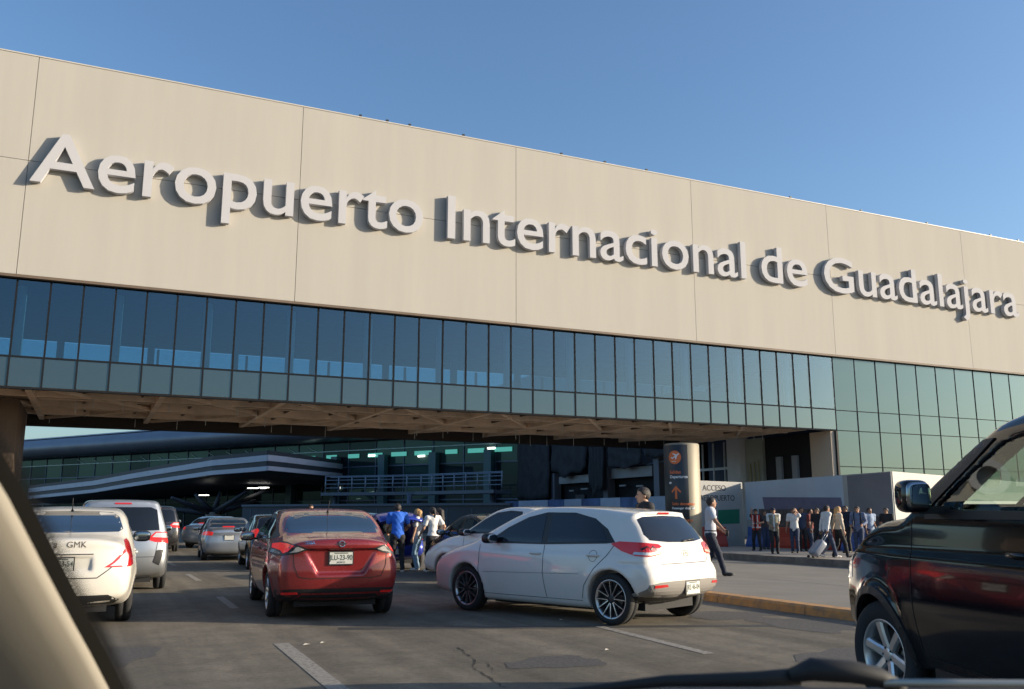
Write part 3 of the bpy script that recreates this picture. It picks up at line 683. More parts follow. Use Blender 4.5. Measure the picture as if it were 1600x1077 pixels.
def car(sp, name, label, cat, pos, heading, group=None):
    """heading: direction of travel as an angle from +X (world)"""
    F, F0 = make_field(sp); G = symF(F0); pm = sp['paint']
    T = thing(name, label, cat, (pos[0], pos[1], sp.get('z0', 0.0)), heading, group)
    T.scale = (sp.get('scale', 1.0),)*3
    mb = MB(); body_mesh(F, mb, pm)
    for th, c, ln, w in sp.get('gaps', []):
        if th == 'side':
            for s in (90, -90):
                ribbon(G, mb, m_gap, s, (0, 0), [((-x if s == 90 else x), z) for x, z in ln], w)
        else: ribbon(G, mb, m_gap, th, c, ln, w)
    mb.build('body', T)
    # dark floor and inner arches so nothing shows through
    u = MB(); u.bx(-sp['L']/2+.35, sp['L']/2-.35, -sp['W']/2+.33, sp['W']/2-.33, .17, .5, m_black); 
    for s in (1, -1):
        u.bx(sp['xr']+.42, sp['xf']-.42, s*(sp['W']/2-.30)-.1, s*(sp['W']/2-.30)+.1, .15, .3, m_black)
    u.bx(sp['xr']-.03, sp['xr']+.03, -.7, .7, sp['rw']-.03, sp['rw']+.03, m_black)
    u.build('underbody', T)
    for d in sp['decals']:
        nm, m, th, c, poly = d[:5]; kw = d[5] if len(d) > 5 else {}
        both = kw.pop('both', False) if isinstance(kw, dict) else False
        kw2 = dict(kw); lab = kw2.pop('label', None); sub = kw2.pop('sub', None)
        sides = (1, -1) if both else (1,)
        for s in sides:
            q = MB()
            if th == 'side':
                pl = [((-x if s > 0 else x), z) for x, z in poly]; decal(G, q, m, 90*s, (0, 0), pl, **kw2)
            elif both:
                pl = [((a if s > 0 else -a), z) for a, z in poly]; decal(G, q, m, th*s, (c[0], c[1]*s), pl, **kw2)
                if sub:
                    pass
            else: decal(G, q, m, th, c, poly, **kw2)
            if q.f:
                o = q.build(nm, T)
                if sub:
                    for (n2, m2, poly2, off2) in sub:
                        qq = MB(); pl = [((-x if s > 0 else x), z) for x, z in poly2] if th == 'side' else [((a if s > 0 else -a), z) for a, z in poly2]
                        decal(G, qq, m2, (90*s if th == 'side' else th*s), ((0, 0) if th == 'side' else (c[0], c[1]*s)), pl, off=off2, h=kw2.get('h', .04))
                        if qq.f: qq.build(n2, o)
        kw['both'] = both
    ty = sp['W']/2-sp['tw']/2-sp.get('inset', .02)
    for x, st in ((sp['xf'], sp.get('steer', 0)), (sp['xr'], 0)):
        for s in (1, -1): wheel(T, x, s*ty, sp['rw'], sp['tw'], s, sp['rim'], sp['rimr'], st)
    if 'mirror' in sp:
        x, y, z, m = sp['mirror']
        for s in (1, -1): mirror_part(T, x, s*y, z, s, m, sp.get('mirsize', (.10, .11, .07)))
    if 'plate' in sp: plate(T, *sp['plate'])
    for f in sp.get('extra', []): f(T, G)
    return T

def recenter(T, fn):
    pass
def handle(xs, z, m, W):
    def f(T, G):
        for x in xs:
            for s in (1, -1):
                P, ok, o = cast(G, 90*s, (0, 0), np.array([[-x*s, z]])); y = P[0][1]
                q = MB(); q.tube([(x-.09, y+s*.004, z), (x-.07, y+s*.03, z+.004), (x+.07, y+s*.03, z+.004), (x+.09, y+s*.004, z)], [.012, .014, .014, .012], m, 8); q.build('door_handle', T)
    return f
def badge(kind, x, z, s, extra=None):
    def f(T, G):
        P, ok, o = cast(G, 0, (0, 0), np.array([[0, z]])); px = P[0][0]
        q = MB()
        if kind == 'ring':
            q.lathe([(s*.72, -.004), (s*.72, .006), (s, .006), (s, -.004)], m_chrome, 24, 'X', c=(px-.008, 0, z)); q.box((px-.014, 0, z), (.008, s*2.5, s*.36), m_chrome)
        else:
            n = 26; vs = []; fs = []
            for r1 in (1, .78):
                for k in range(n): a = 2*math.pi*k/n; vs.append((px-.014, s*1.5*r1*math.cos(a), z+s*.85*r1*math.sin(a)))
            q.add(vs, [(k, (k+1) % n, n+(k+1) % n, n+k) for k in range(n)], m_chrome)
            put_text(q, 'KIA', s*.85, m_chrome, (px-.013, 0, z-s*.3), (0, -1, 0), (0, 0, 1), .003)
        q.build('badge', T)
    return f
def lettering(txt, size, m, y, z, name='lettering', sp_=1.0, bold=0.0, off=.005):
    def f(T, G):
        P, ok, o = cast(G, 0, (0, 0), np.array([[-y, z]])); q = MB()
        vs, fs = text_mesh(txt, size, m, .001, bold, spacing=sp_)
        A = np.array([[-y+v.x, z+v.y] for v in vs]); Q, ok, o = cast(G, 0, (0, 0), A)
        Q = Q+o*off; q.add([(Q[i][0]+(-.0 if v.z > 0 else .004), Q[i][1], Q[i][2]) for i, v in enumerate(vs)], fs, m); q.build(name, T)
    return f
def antenna(x, z, m=m_trim):
    def f(T, G):
        q = MB(); q.tube([(x, 0, z), (x-.03, 0, z+.03), (x-.17, 0, z+.17)], [.02, .007, .003], m, 8); q.build('antenna', T)
    return f
def poly_shift(p, dx=0, dz=0): return [(a+dx, b+dz) for a, b in p]
def grow(poly, g):
    """offset an outline outwards"""
    n = len(poly); A = sum(poly[i][0]*poly[(i+1) % n][1]-poly[(i+1) % n][0]*poly[i][1] for i in range(n)); sg = 1 if A > 0 else -1; out = []
    for i in range(n):
        a, b, c = Vector(poly[i-1]), Vector(poly[i]), Vector(poly[(i+1) % n])
        n1 = (b-a).normalized(); n2 = (c-b).normalized(); v = Vector((n1.y+n2.y, -n1.x-n2.x))
        if v.length < 1e-3: v = Vector((n1.y, -n1.x))
        v.normalize(); k = 1/max(.5, v.dot(Vector((n1.y, -n1.x)))); out.append(tuple(b+v*sg*g*k))
    return out

def paint(name, col, metal=0.0, rough=0.35, flake=False, coat=1.0, spec=.5):
    return mat(name, col, rough, metal=metal, coat=coat, spec=spec, coatr=.03, rvar=.08, var=.05, vscale=1.5)
def unit(v): return v
# ---- white hatchback
rim_multi = dict(n=6, w=(.030, .024), pair=(-.055, .055), spread=1.0, edge=m_alloy, mat=m_alloyd, lip=m_alloy, dish=m_alloyd)
rim_five = dict(n=5, w=(.07, .05), mat=m_alloy)
rim_ten = dict(n=7, w=(.045, .04), mat=m_alloy)
rim_six = dict(n=6, w=(.075, .085), mat=mat('satin_alloy', (.62, .61, .60), .3, metal=.75), lip=mat('satin_alloy', (.6,.6,.6)), dish=m_alloyd)
p_white = paint('white_paint', (0.68, 0.645, 0.60), 0.0, .35)
p_cream = paint('white_paint_warm', (0.58, 0.55, 0.49), 0.0, .4)
p_red = paint('red_paint', (0.26, 0.024, 0.024), 0.4, .28)
p_black = paint('black_paint', (0.008, 0.008, 0.010), 0.0, .25)
p_silver = paint('silver_paint', (0.42, 0.43, 0.44), 0.75, .35)
p_silverb = paint('silver_blue_paint', (0.40, 0.44, 0.50), 0.7, .35)
p_blue = paint('blue_paint', (0.012, 0.03, 0.30), 0.35, .3)
p_grey = paint('dark_grey_paint', (0.03, 0.03, 0.035), 0.4, .3)
m_bgrey = mat('bumper_grey', (0.20, 0.185, 0.17), 0.5)

def bump_recess(x0, x1, z0, z1, y1, depth, k=.03):
    """press a plate recess into the tail"""
    def op(V, X, Y, Z):
        b = np.maximum(np.maximum((x0-X)*-1*0+X-x1, z0-Z), np.maximum(Z-z1, Y-y1)); return smax(V, -b, k)
    return op
hatch_side = [(-1.80, .30), (-1.93, .33), (-2.01, .42), (-2.03, .60), (-1.99, .72), (-1.95, .80), (-1.93, .95), (-1.87, 1.03), (-1.74, 1.19), (-1.61, 1.325), (-1.64, 1.375), (-1.45, 1.40),
  (-1.0, 1.44), (-.4, 1.462), (0, 1.445), (.35, 1.36), (.8, 1.16), (1.08, 1.02), (1.3, .97), (1.6, .92), (1.85, .83), (1.98, .70), (2.03, .50), (2.02, .33), (1.93, .21), (1.6, .18), (0, .175), (-1.3, .18), (-1.6, .24)]
win_h = [(.80, .955), (.45, 1.17), (.12, 1.31), (-.2, 1.375), (-.7, 1.37), (-1.05, 1.295), (-1.27, 1.165), (-1.42, 1.0), (-1.3, .985), (-.3, .955)]
fwin = [(.66, .985), (.42, 1.16), (.10, 1.295), (-.20, 1.352), (-.235, .975)]
rwin = [(-.34, .982), (-.31, 1.355), (-.70, 1.352), (-1.02, 1.29), (-1.18, 1.19), (-1.30, 1.01)]
def cut_bumper(V, X, Y, Z):          # a step under the tail light line, like a hatch lid set in the bumper
    return V+0.012*np.exp(-((Z-.74)/.02)**2)*(X < -1.5)
hatch = dict(L=4.07, W=1.73, H=1.46, h=.021, belt=.97, zmid=.60, zcrease=.86, side=hatch_side, xf=1.205, xr=-1.375, rw=.312, tw=.205, rimr=.235, rim=rim_multi,
  paint=p_white, k=.085, tumble=.44, shoulder=.035, tapr=.10, bowr=.16, bowf=.16, tapf=.07, gtr=.04, ops=[cut_bumper],
  gaps=[('side', 0, [(.93, .93), (.92, .60), (.86, .32)], .008), ('side', 0, [(-.29, .95), (-.285, .6), (-.32, .28)], .008), ('side', 0, [(-1.43, .99), (-1.33, .84), (-1.15, .68), (-.98, .46), (-.93, .30)], .008),
        ('side', 0, [(.9, .27), (-.93, .27)], .006), ('side', 0, [(.85, .56), (-.9, .60)], .004),
        (0, (0, 0), [(-.60, .95), (-.58, .80), (-.50, .745), (.50, .745), (.58, .80), (.60, .95)], .009)],
  decals=[('window_frame', m_trim, 'side', 0, win_h, dict(off=.003)),
    ('window', m_glassd, 'side', 0, fwin, dict(off=.0065, both=True)), ('window', m_glassd, 'side', 0, rwin, dict(off=.0065, both=True)),
    ('rear_window', m_glassd, 0, (0, 0), [(-.585, 1.03), (-.62, 1.10), (-.55, 1.285), (-.42, 1.32), (0, 1.33), (.42, 1.32), (.55, 1.285), (.62, 1.10), (.585, 1.03), (.3, 1.005), (0, 1.0), (-.3, 1.005)], dict(off=.005)),
    ('tail_light', m_red, 35, (-1.72, .66), [(-.31, .985), (-.22, 1.015), (0, 1.005), (.22, .985), (.27, .955), (.24, .86), (.10, .835), (-.10, .845), (-.22, .90)],
       dict(off=.010, both=True, sub=[('lens', m_clear, [(-.12, .862), (.08, .85), (.22, .87), (.235, .90), (.1, .885), (-.10, .892)], .014), ('lens', m_trim, [(-.02, .91), (.05, .95), (.1, .91), (.13, .95), (.17, .915), (.18, .93), (.13, .965), (.1, .93), (.05, .965), (-.04, .93)], .0135)])),
    ('bumper_insert', m_bgrey, 0, (0, 0), [(-.80, .36), (-.76, .505), (-.60, .53), (-.42, .54), (.42, .54), (.60, .53), (.76, .505), (.80, .36), (.5, .32), (-.5, .32)], dict(off=.012, thick=.04)),
    ('bumper_skirt', m_trim, 0, (0, 0), [(-.80, .31), (-.81, .365), (-.5, .335), (.5, .335), (.81, .365), (.80, .31), (.6, .28), (-.6, .28)], dict(off=.014, thick=.05)),
    ('reflector', m_red, 20, (-1.9, .58), [(-.10, .465), (-.10, .50), (.10, .505), (.12, .475)], dict(off=.018, both=True)),
    ('high_brake_light', m_red, 0, (0, 0), [(-.13, 1.347), (-.12, 1.372), (.12, 1.372), (.13, 1.347)], dict(off=.012, thick=.03)),
    ('head_light', m_clear, 150, (1.75, .55), [(-.25, .78), (-.05, .70), (.2, .66), (.22, .72), (0, .80), (-.2, .86)], dict(off=.006, both=True)),
    ('windscreen', m_glassd, 180, (0, 0), [(-.62, 1.0), (-.55, 1.3), (-.3, 1.37), (.3, 1.37), (.55, 1.3), (.62, 1.0), (0, .98)], dict(off=.004))],
  mirror=(.62, .84, 1.02, m_trim), plate=(-2.035, .445, 'JRS 46-04'),
  extra=[handle((.0-.15, -1.12), .835, p_white, .86), badge('oval', 0, .865, .052)])
def hatch_more(T, G):
    q = MB()      # rear spoiler lip, wiper, fuel flap ring, chips of dirt
    P, ok, o = cast(G, 0, (0, 0), np.array([[.10, 1.02], [.32, 1.035], [0, .99]]))
    q.tube([P[0]+(-.02, 0, 0), P[1]+(-.022, 0, 0)], .009, m_trim, 6); q.tube([P[2]+(-.0, 0, 0.02), P[0]+(-.03, 0, 0)], .012, m_trim, 6); q.build('rear_wiper', T)
    q = MB(); ln = [(1.12+.065*math.cos(a), .83+.07*math.sin(a)) for a in np.linspace(0, 6.3, 20)]; ribbon(G, q, m_gap, 90, (0, 0), ln, .005); q.build('fuel_flap', T)
    q = MB(); q.tube([(-1.2, 0, 1.455), (-1.23, 0, 1.48), (-1.36, 0, 1.53)], [.018, .008, .003], m_trim, 8); q.build('antenna', T)
hatch['extra'].append(hatch_more)

# ---- red sedan
sed_side = [(-2.0, .24), (-2.15, .30), (-2.22, .42), (-2.245, .60), (-2.24, .72), (-2.235, .86), (-2.25, .97), (-2.20, 1.045), (-1.95, 1.085), (-1.72, 1.11), (-1.45, 1.20), (-1.1, 1.35), (-.75, 1.435), (-.3, 1.46), (.1, 1.455), (.4, 1.40), (.9, 1.18),
  (1.25, 1.01), (1.45, .97), (1.8, .90), (2.05, .80), (2.2, .66), (2.25, .48), (2.23, .30), (2.1, .22), (1.7, .18), (0, .175), (-1.5, .18)]
s_win = [(.98, .98), (.55, 1.21), (.2, 1.34), (-.2, 1.385), (-.6, 1.37), (-1.0, 1.27), (-1.3, 1.15), (-1.45, 1.08), (-1.3, 1.035), (-.3, 1.0)]
sf = [(.82, 1.0), (.5, 1.2), (.18, 1.315), (-.18, 1.36), (-.20, 1.015)]; sr = [(-.28, 1.018), (-.27, 1.36), (-.6, 1.345), (-.93, 1.26), (-1.12, 1.18), (-1.12, 1.045)]
def red_tail(V, X, Y, Z):
    V = V+0.022*np.clip(1-np.abs(Z-.93)/.012, 0, 1)*(X < -1.9)*(Y < .55)*0
    # number plate pocket and lid overhang
    b = np.maximum(np.maximum(X+2.19, .60-Z), np.maximum(Z-.905, Y-(.30+.55*(Z-.60)))); V = smax(V, -b, .03)
    return V
sedan = dict(L=4.49, W=1.74, H=1.465, h=.022, belt=1.03, zmid=.62, zcrease=.90, side=sed_side, xf=1.30, xr=-1.32, rw=.315, tw=.20, rimr=.215, rim=rim_ten,
  paint=p_red, k=.09, tumble=.5, shoulder=.03, tapr=.13, bowr=.20, bowf=.3, gtr=.10, gx0=.7, ops=[red_tail],
  gaps=[('side', 0, [(1.02, .96), (1.02, .55), (.92, .30)], .008), ('side', 0, [(-.24, 1.0), (-.24, .55), (-.28, .26)], .008), ('side', 0, [(-1.2, 1.03), (-1.15, .78), (-.98, .55), (-.93, .28)], .008), ('side', 0, [(.92, .26), (-.92, .26)], .006),
        (0, (0, 0), [(-.62, .92), (-.60, .70), (-.54, .565), (-.40, .545), (.40, .545), (.54, .565), (.60, .70), (.62, .92)], .010)],
  decals=[('window_frame', m_trim, 'side', 0, s_win, dict(off=.003)), ('window', m_glassd, 'side', 0, sf, dict(off=.0065, both=True)), ('window', m_glassd, 'side', 0, sr, dict(off=.0065, both=True)),
    ('rear_window', m_glassb, 0, (0, 0), [(-.60, 1.118), (-.66, 1.15), (-.60, 1.30), (-.52, 1.385), (-.3, 1.405), (0, 1.41), (.3, 1.405), (.52, 1.385), (.60, 1.30), (.66, 1.15), (.60, 1.118), (0, 1.112)], dict(off=.004)),
    ('tail_light', m_trim, 28, (-1.95, .68), [(-.44, .99), (-.20, 1.015), (0, 1.005), (.24, .965), (.36, .915), (.20, .86), (0, .835), (-.25, .83), (-.44, .86)],
      dict(off=.006, both=True, sub=[('lens', m_redlit, [(-.40, .975), (-.2, .995), (0, .99), (.16, .965), (.08, .89), (0, .865), (-.1, .90), (-.38, .92)], .011), ('lens', m_clear, [(.10, .87), (.22, .885), (.30, .915), (.22, .95), (.19, .94), (.16, .90)], .011), ('lens', m_clear, [(-.40, .865), (-.12, .85), (-.06, .86), (-.14, .885), (-.38, .905)], .011)])),
    ('lid_shadow_strip', m_trim, 0, (0, 0), [(-.50, .905), (-.50, .925), (.50, .925), (.50, .905)], dict(off=.008, thick=.03)),
    ('bumper_skirt', m_trim, 0, (0, 0), [(-.80, .345), (-.80, .40), (-.5, .415), (.5, .415), (.80, .40), (.80, .345), (.76, .25), (.6, .235), (-.6, .235), (-.76, .25)], dict(off=.008, thick=.05)),
    ('diffuser_trim', p_red, 0, (0, 0), [(-.60, .27), (-.50, .36), (.50, .36), (.60, .27), (.57, .262), (.48, .338), (-.48, .338), (-.57, .262)], dict(off=.018, thick=.02)),
    ('reflector', m_red, 22, (-2.0, .6), [(-.12, .335), (-.12, .37), (.10, .375), (.12, .345)], dict(off=.018, both=True)),
    ('head_light', m_clear, 150, (1.9, .55), [(-.25, .84), (-.05, .76), (.2, .70), (.22, .76), (0, .85), (-.2, .90)], dict(off=.006, both=True)),
    ('windscreen', m_glassd, 180, (0, 0), [(-.62, 1.05), (-.55, 1.33), (-.3, 1.40), (.3, 1.40), (.55, 1.33), (.62, 1.05), (0, 1.03)], dict(off=.004))],
  mirror=(.70, .86, 1.03, p_red), plate=(-2.205, .80, 'JLU-23-90', 0, .30, .15, -1, 'JALISCO'),
  extra=[handle((-.12, -1.0), .88, p_red, .86), badge('ring', 0, .985, .043), lettering('VERSA', .05, m_chrome, .42, .985, bold=.002), antenna(-.95, 1.395)])
def red_shade(T, G):      # dark printed band along the top edge of the rear window
    q = MB(); decal(G, q, mat('frit_print', (.10, .085, .07), .25, coat=.6), 0, (0, 0), [(-.50, 1.30), (-.50, 1.385), (-.3, 1.40), (0, 1.405), (.3, 1.40), (.50, 1.385), (.55, 1.30), (.3, 1.35), (0, 1.362), (-.3, 1.35)], off=.008, thick=.004); q.build('sun_strip', T)

# ---- white sedan on the left with writing in the dust
import copy
wsed = copy.copy(sedan); wsed_side = [(-2.0, .26), (-2.15, .33), (-2.20, .45), (-2.21, .62), (-2.19, .80), (-2.17, .95), (-2.16, 1.06), (-2.08, 1.10), (-1.85, 1.125), (-1.6, 1.16), (-1.3, 1.28), (-.9, 1.42), (-.5, 1.49), (0, 1.505), (.35, 1.45), (.85, 1.22),
  (1.2, 1.05), (1.45, .99), (1.8, .90), (2.05, .80), (2.18, .62), (2.2, .4), (2.1, .24), (1.7, .2), (0, .19), (-1.5, .2)]
wsed.update(L=4.42, W=1.70, H=1.51, belt=1.05, side=wsed_side, paint=p_cream, rim=rim_five, tumble=.40, bowr=.22, tapr=.12, k=.10, gtr=.07, zcrease=.86,
  ops=[lambda V, X, Y, Z: smax(V, -np.maximum(np.maximum(X+2.155, .70-Z), np.maximum(Z-.86, Y-.30)), .03)],
  gaps=[('side', 0, [(1.02, .96), (1.02, .55), (.92, .30)], .008), ('side', 0, [(-.24, 1.0), (-.24, .55), (-.28, .26)], .008), ('side', 0, [(-1.2, 1.03), (-1.15, .78), (-.98, .55), (-.93, .28)], .008),
        (0, (0, 0), [(-.66, .84), (-.5, .70), (-.38, .61), (.38, .61), (.5, .70), (.66, .84)], .012), (0, (0, 0), [(-.32, .90), (.32, .90)], .012)],
  decals=[('window_frame', m_trim, 'side', 0, poly_shift(s_win, 0, .03), dict(off=.003)), ('window', m_glassd, 'side', 0, poly_shift(sf, 0, .03), dict(off=.0065, both=True)), ('window', m_glassd, 'side', 0, poly_shift(sr, 0, .03), dict(off=.0065, both=True)),
    ('rear_window', m_glassb, 0, (0, 0), [(-.60, 1.165), (-.655, 1.20), (-.60, 1.36), (-.52, 1.42), (-.3, 1.438), (0, 1.443), (.3, 1.438), (.52, 1.42), (.60, 1.36), (.655, 1.20), (.60, 1.165), (0, 1.158)], dict(off=.004)),
    ('tail_light', m_red, 30, (-1.92, .66), [(.17, .735), (0, .735), (-.20, .76), (-.27, 1.02), (-.20, 1.08), (-.09, 1.06), (.05, .95), (.20, .80), (.30, .735)],
      dict(off=.006, both=True, sub=[('lens', m_clear, [(.24, .75), (.02, .755), (-.02, .88), (.02, .93), (.18, .79)], .011)])),
    ('bumper_skirt', m_trim, 0, (0, 0), [(-.52, .40), (.52, .40), (.66, .33), (.60, .27), (-.60, .27), (-.66, .33)], dict(off=.008, thick=.05)),
    ('windscreen', m_glassd, 180, (0, 0), [(-.62, 1.08), (-.55, 1.36), (-.3, 1.44), (.3, 1.44), (.55, 1.36), (.62, 1.08), (0, 1.06)], dict(off=.004))],
  mirror=(.72, .85, 1.06, m_trim), plate=(-2.165, .78, 'JPU-73-54', .05), mirsize=(.10, .13, .085),
  extra=[handle((-.12, -1.0), .88, p_cream, .86), lettering('GMK', .105, mat('dust_finger_line', (.12, .10, .08), .8), -.12, .985, 'dust_writing'), lettering('8', .09, mat('dust_finger_line', (.12, .10, .08)), .12, .985, 'dust_writing'), antenna(-.95, 1.44)])

# ---- silver people carrier
van_side = [(-2.1, .28), (-2.25, .36), (-2.31, .5), (-2.32, .75), (-2.29, .98), (-2.24, 1.10), (-2.13, 1.42), (-2.03, 1.66), (-2.0, 1.72), (-1.7, 1.745), (-1, 1.76), (-.2, 1.755), (.35, 1.70), (.9, 1.42), (1.4, 1.14), (1.7, 1.03), (2.05, .92), (2.25, .75), (2.3, .5), (2.25, .28), (1.8, .2), (0, .19), (-1.6, .2)]
v_win = [(1.0, 1.10), (.6, 1.40), (.25, 1.60), (-.1, 1.63), (-1.8, 1.60), (-2.02, 1.22), (-1.9, 1.17), (-.3, 1.10)]
van = dict(L=4.62, W=1.84, H=1.76, h=.03, belt=1.12, zmid=.65, zcrease=.95, side=van_side, xf=1.42, xr=-1.35, rw=.335, tw=.21, rimr=.225, rim=rim_ten, paint=p_silver, k=.10, tumble=.33, shoulder=.03, tapr=.10, bowr=.14, bowf=.3,
  gaps=[('side', 0, [(-.2, 1.1), (-.2, .4)], .008), ('side', 0, [(.95, 1.05), (.95, .4)], .008), (0, (0, 0), [(-.68, 1.1), (-.62, .66), (.62, .66), (.68, 1.1)], .010)],
  decals=[('window_frame', m_trim, 'side', 0, v_win, dict(off=.003, h=.05)), ('window', m_glassd, 'side', 0, grow(v_win, -.03), dict(off=.007, both=True, h=.05)),
    ('rear_window', m_glassd, 0, (0, 0), [(-.68, 1.16), (-.62, 1.55), (-.5, 1.60), (.5, 1.60), (.62, 1.55), (.68, 1.16), (0, 1.14)], dict(off=.005)),
    ('tail_light', m_redlit, 30, (-2.05, .72), [(-.40, .98), (-.30, 1.10), (0, 1.13), (.16, 1.13), (.34, .99), (.2, .94), (-.2, .90)], dict(off=.008, both=True, sub=[('lens', m_clear, [(-.28, 1.08), (0, 1.11), (.16, 1.11), (.24, 1.03), (-.3, 1.0)], .013)])),
    ('reflector', m_trim, 22, (-2.05, .6), [(-.02, .50), (-.10, .80), (.04, .78), (.10, .56)], dict(off=.01, both=True)),
    ('high_brake_light', m_red, 0, (0, 0), [(-.15, 1.655), (-.15, 1.685), (.15, 1.685), (.15, 1.655)], dict(off=.012)),
    ('windscreen', m_glassd, 180, (0, 0), [(-.7, 1.15), (-.6, 1.6), (.6, 1.6), (.7, 1.15)], dict(off=.005))],
  mirror=(.85, .92, 1.15, p_silver), plate=(-2.33, .86, 'JHN-51-08'), extra=[handle((.1, -1.0), 1.0, p_silver, .9)])

# ---- generic smaller and farther cars
def variant(base, **k): c = copy.copy(base); c.update(k); return c
far_sedan = variant(sedan, h=.035, paint=p_silverb, rim=rim_five, extra=[], ops=[], plate=(-2.25, .78, ''), gaps=sedan['gaps'][:3], mirror=(.7, .86, 1.05, p_silverb),
  decals=[sedan['decals'][0], sedan['decals'][1], sedan['decals'][2], ('rear_window', m_glassb, 0, (0, 0), [(-.62, 1.13), (-.60, 1.30), (-.50, 1.40), (.50, 1.40), (.60, 1.30), (.62, 1.13)], dict(off=.006)),
    ('tail_light', m_redlit, 28, (-1.95, .68), [(-.40, .86), (-.40, .97), (.0, 1.0), (.26, .97), (.22, .86)], dict(off=.01, both=True)), ('high_brake_light', m_redlit, 0, (0, 0), [(-.2, 1.128), (-.2, 1.16), (.2, 1.16), (.2, 1.128)], dict(off=.014)), ('windscreen', m_glassd, 180, (0, 0), [(-.62, 1.05), (-.55, 1.35), (.55, 1.35), (.62, 1.05)], dict(off=.005))])
far_hatch = variant(hatch, h=.035, paint=p_grey, rim=rim_five, extra=[], ops=[], plate=(-2.03, .55, ''), mirror=(.62, .84, 1.02, p_grey), gaps=hatch['gaps'][:3],
  decals=hatch['decals'][:4]+[('tail_light', m_redlit, 35, (-1.72, .66), [(-.25, .86), (-.22, 1.02), (.05, 1.08), (.14, .98), (.14, .84)], dict(off=.012, both=True)), ('windscreen', m_glassd, 180, (0, 0), [(-.62, 1.0), (-.55, 1.3), (.55, 1.3), (.62, 1.0)], dict(off=.005))])
for c in (hatch, sedan, wsed): pass

HR = R(90)
hatch['scale'] = 1.065; sedan['scale'] = 1.05; wsed['scale'] = 1.03; far_sedan['scale'] = .93; far_hatch['scale'] = 1.0; van['scale'] = .985
KIA = car(hatch, 'hatchback_car', 'white hatchback car with machined multi spoke wheels, turning across the road beside the kerb', 'car', (6.63, 12.22), HR+R(21.5))
RED = car(sedan, 'sedan_car', 'dark red sedan seen from behind, brake lights lit, in the middle of the road', 'car', (3.42, 14.85), HR-R(4.5))
red_shade(RED, symF(make_field(variant(sedan, h=.04))[1]))
WSD = car(wsed, 'sedan_car', 'white sedan at the left edge, letters finger written in its dusty boot lid', 'car', (-.17, 15.3), HR-R(1))
VAN = car(van, 'people_carrier', 'silver people carrier with large dark rear window just ahead of the dusty white sedan', 'car', (.62, 20.9), HR+R(0))
SIL = car(far_sedan, 'sedan_car', 'silver sedan far ahead in the middle of the road, brake lights lit', 'car', (4.3, 32.2), HR-R(4))
BLK = car(variant(far_hatch, paint=p_black), 'hatchback_car', 'black hatchback ahead of the red sedan, mostly hidden behind it', 'car', (4.9, 26.6), HR-R(4))
# ------------------------------------------------------------------ terminal behind the bridge
A0 = Vector((40.2, 80, 0)); TD = Vector((-.543, .84, 0)).normalized(); TN = Vector((-TD.y, TD.x, 0))*1.0
if TN.y > 0: TN = -TN                                   # TN points out of the terminal towards the road
Q3 = Matrix((TD, -TN, Vector((0, 0, 1)))).transposed()
def tp(s, o, z): return A0+TD*s+TN*o+Vector((0, 0, z))  # s along the front, o out towards us, z up
T2 = thing('airport_terminal', 'far dark green glass terminal with a thick grey roof edge, beneath the bridge', 'building', A0)
def rel(o): return o
class TB(MB):
    def build(s, name, parent=None, **k): s.v = [(a-A0.x, b-A0.y, c) for a, b, c in s.v]; return MB.build(s, name, parent, **k)
    def tb(s, s0, s1, o0, o1, z0, z1, m):
        p = tp((s0+s1)/2, (o0+o1)/2, (z0+z1)/2); return s.box(p, (s1-s0, o1-o0, z1-z0), m, rot=Q3)
g_teal = glass('teal_glass', None, refl=(.08, .13, .14), f0=.12, back=(.022, .034, .040), bump=.06)
g_teal2 = glass('teal_glass_pale', None, refl=(.12, .20, .20), f0=.14, back=(.04, .080, .078), bump=.06)
m_dayglow = mat('daylight_glow', (.1, .3, .27), .4, emit=(.10, .50, .42), estr=.40)  # glowing strips stand in for daylight seen through the terminal
m_lamp = mat('lamp_panel', (.8, .8, .8), .4, emit=(1, .97, .85), estr=2.5)
m_roofm = mat('roof_metal', (.17, .19, .23), .42, metal=.4, var=.15, vscale=.3)
m_blue_steel = mat('blue_grey_steel', (.10, .13, .18), .5, metal=.2)
m_band = mat('white_fascia', (.50, .52, .60), .5, var=.1, vscale=.5)
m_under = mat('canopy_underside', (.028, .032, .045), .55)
rr = random.Random(8)
for k in range(24):
    s0 = 1+4*k
    for z0, z1 in ((0.05, 3.0), (3.1, 6.75), (6.85, 8.6), (8.75, 9.7)):
        q = TB(); q.tb(s0+.05, s0+3.95, 0, .03, z0, z1, g_teal2 if (z0 > 6 and rr.random() < .5) or rr.random() < .12 else g_teal); q.build('window', T2)
q = TB()
for k in range(25): q.tb(1+4*k-.06, 1+4*k+.06, -.05, .12, 0, 9.7, m_blue_steel)
for z in (3.05, 6.8): q.tb(0, 98, -.03, .14, z-.07, z+.07, m_blue_steel)
q.tb(0, 98, -.03, .16, 8.62, 8.72, mat('pale_rail', (.55, .75, .7), .4)); q.build('curtain_frame', T2)
q = TB(); q.tb(-6, 98, -22, -.2, 0, 9.8, m_interior); q.build('core', T2)
q = TB(); q.tb(-8, 102, .6, 2.3, 12.42, 12.56, mat('roof_highlight', (.50, .56, .66), .5)); q.build('roof_highlight', T2)  # pale blue strip paints the highlight along the roof's top edge
q = TB()                                                # rounded roof edge
prof = [(-24, 12.2), (1.5, 12.5), (2.6, 12.2), (3.3, 11.4), (3.4, 10.7), (2.9, 10.0), (1.8, 9.75), (-24, 9.75)]
vs = []; N = 30
for i in range(N+1):
    s = -8+110*i/N
    for o, z in prof: p = tp(s, o, z-.0); vs.append(p)
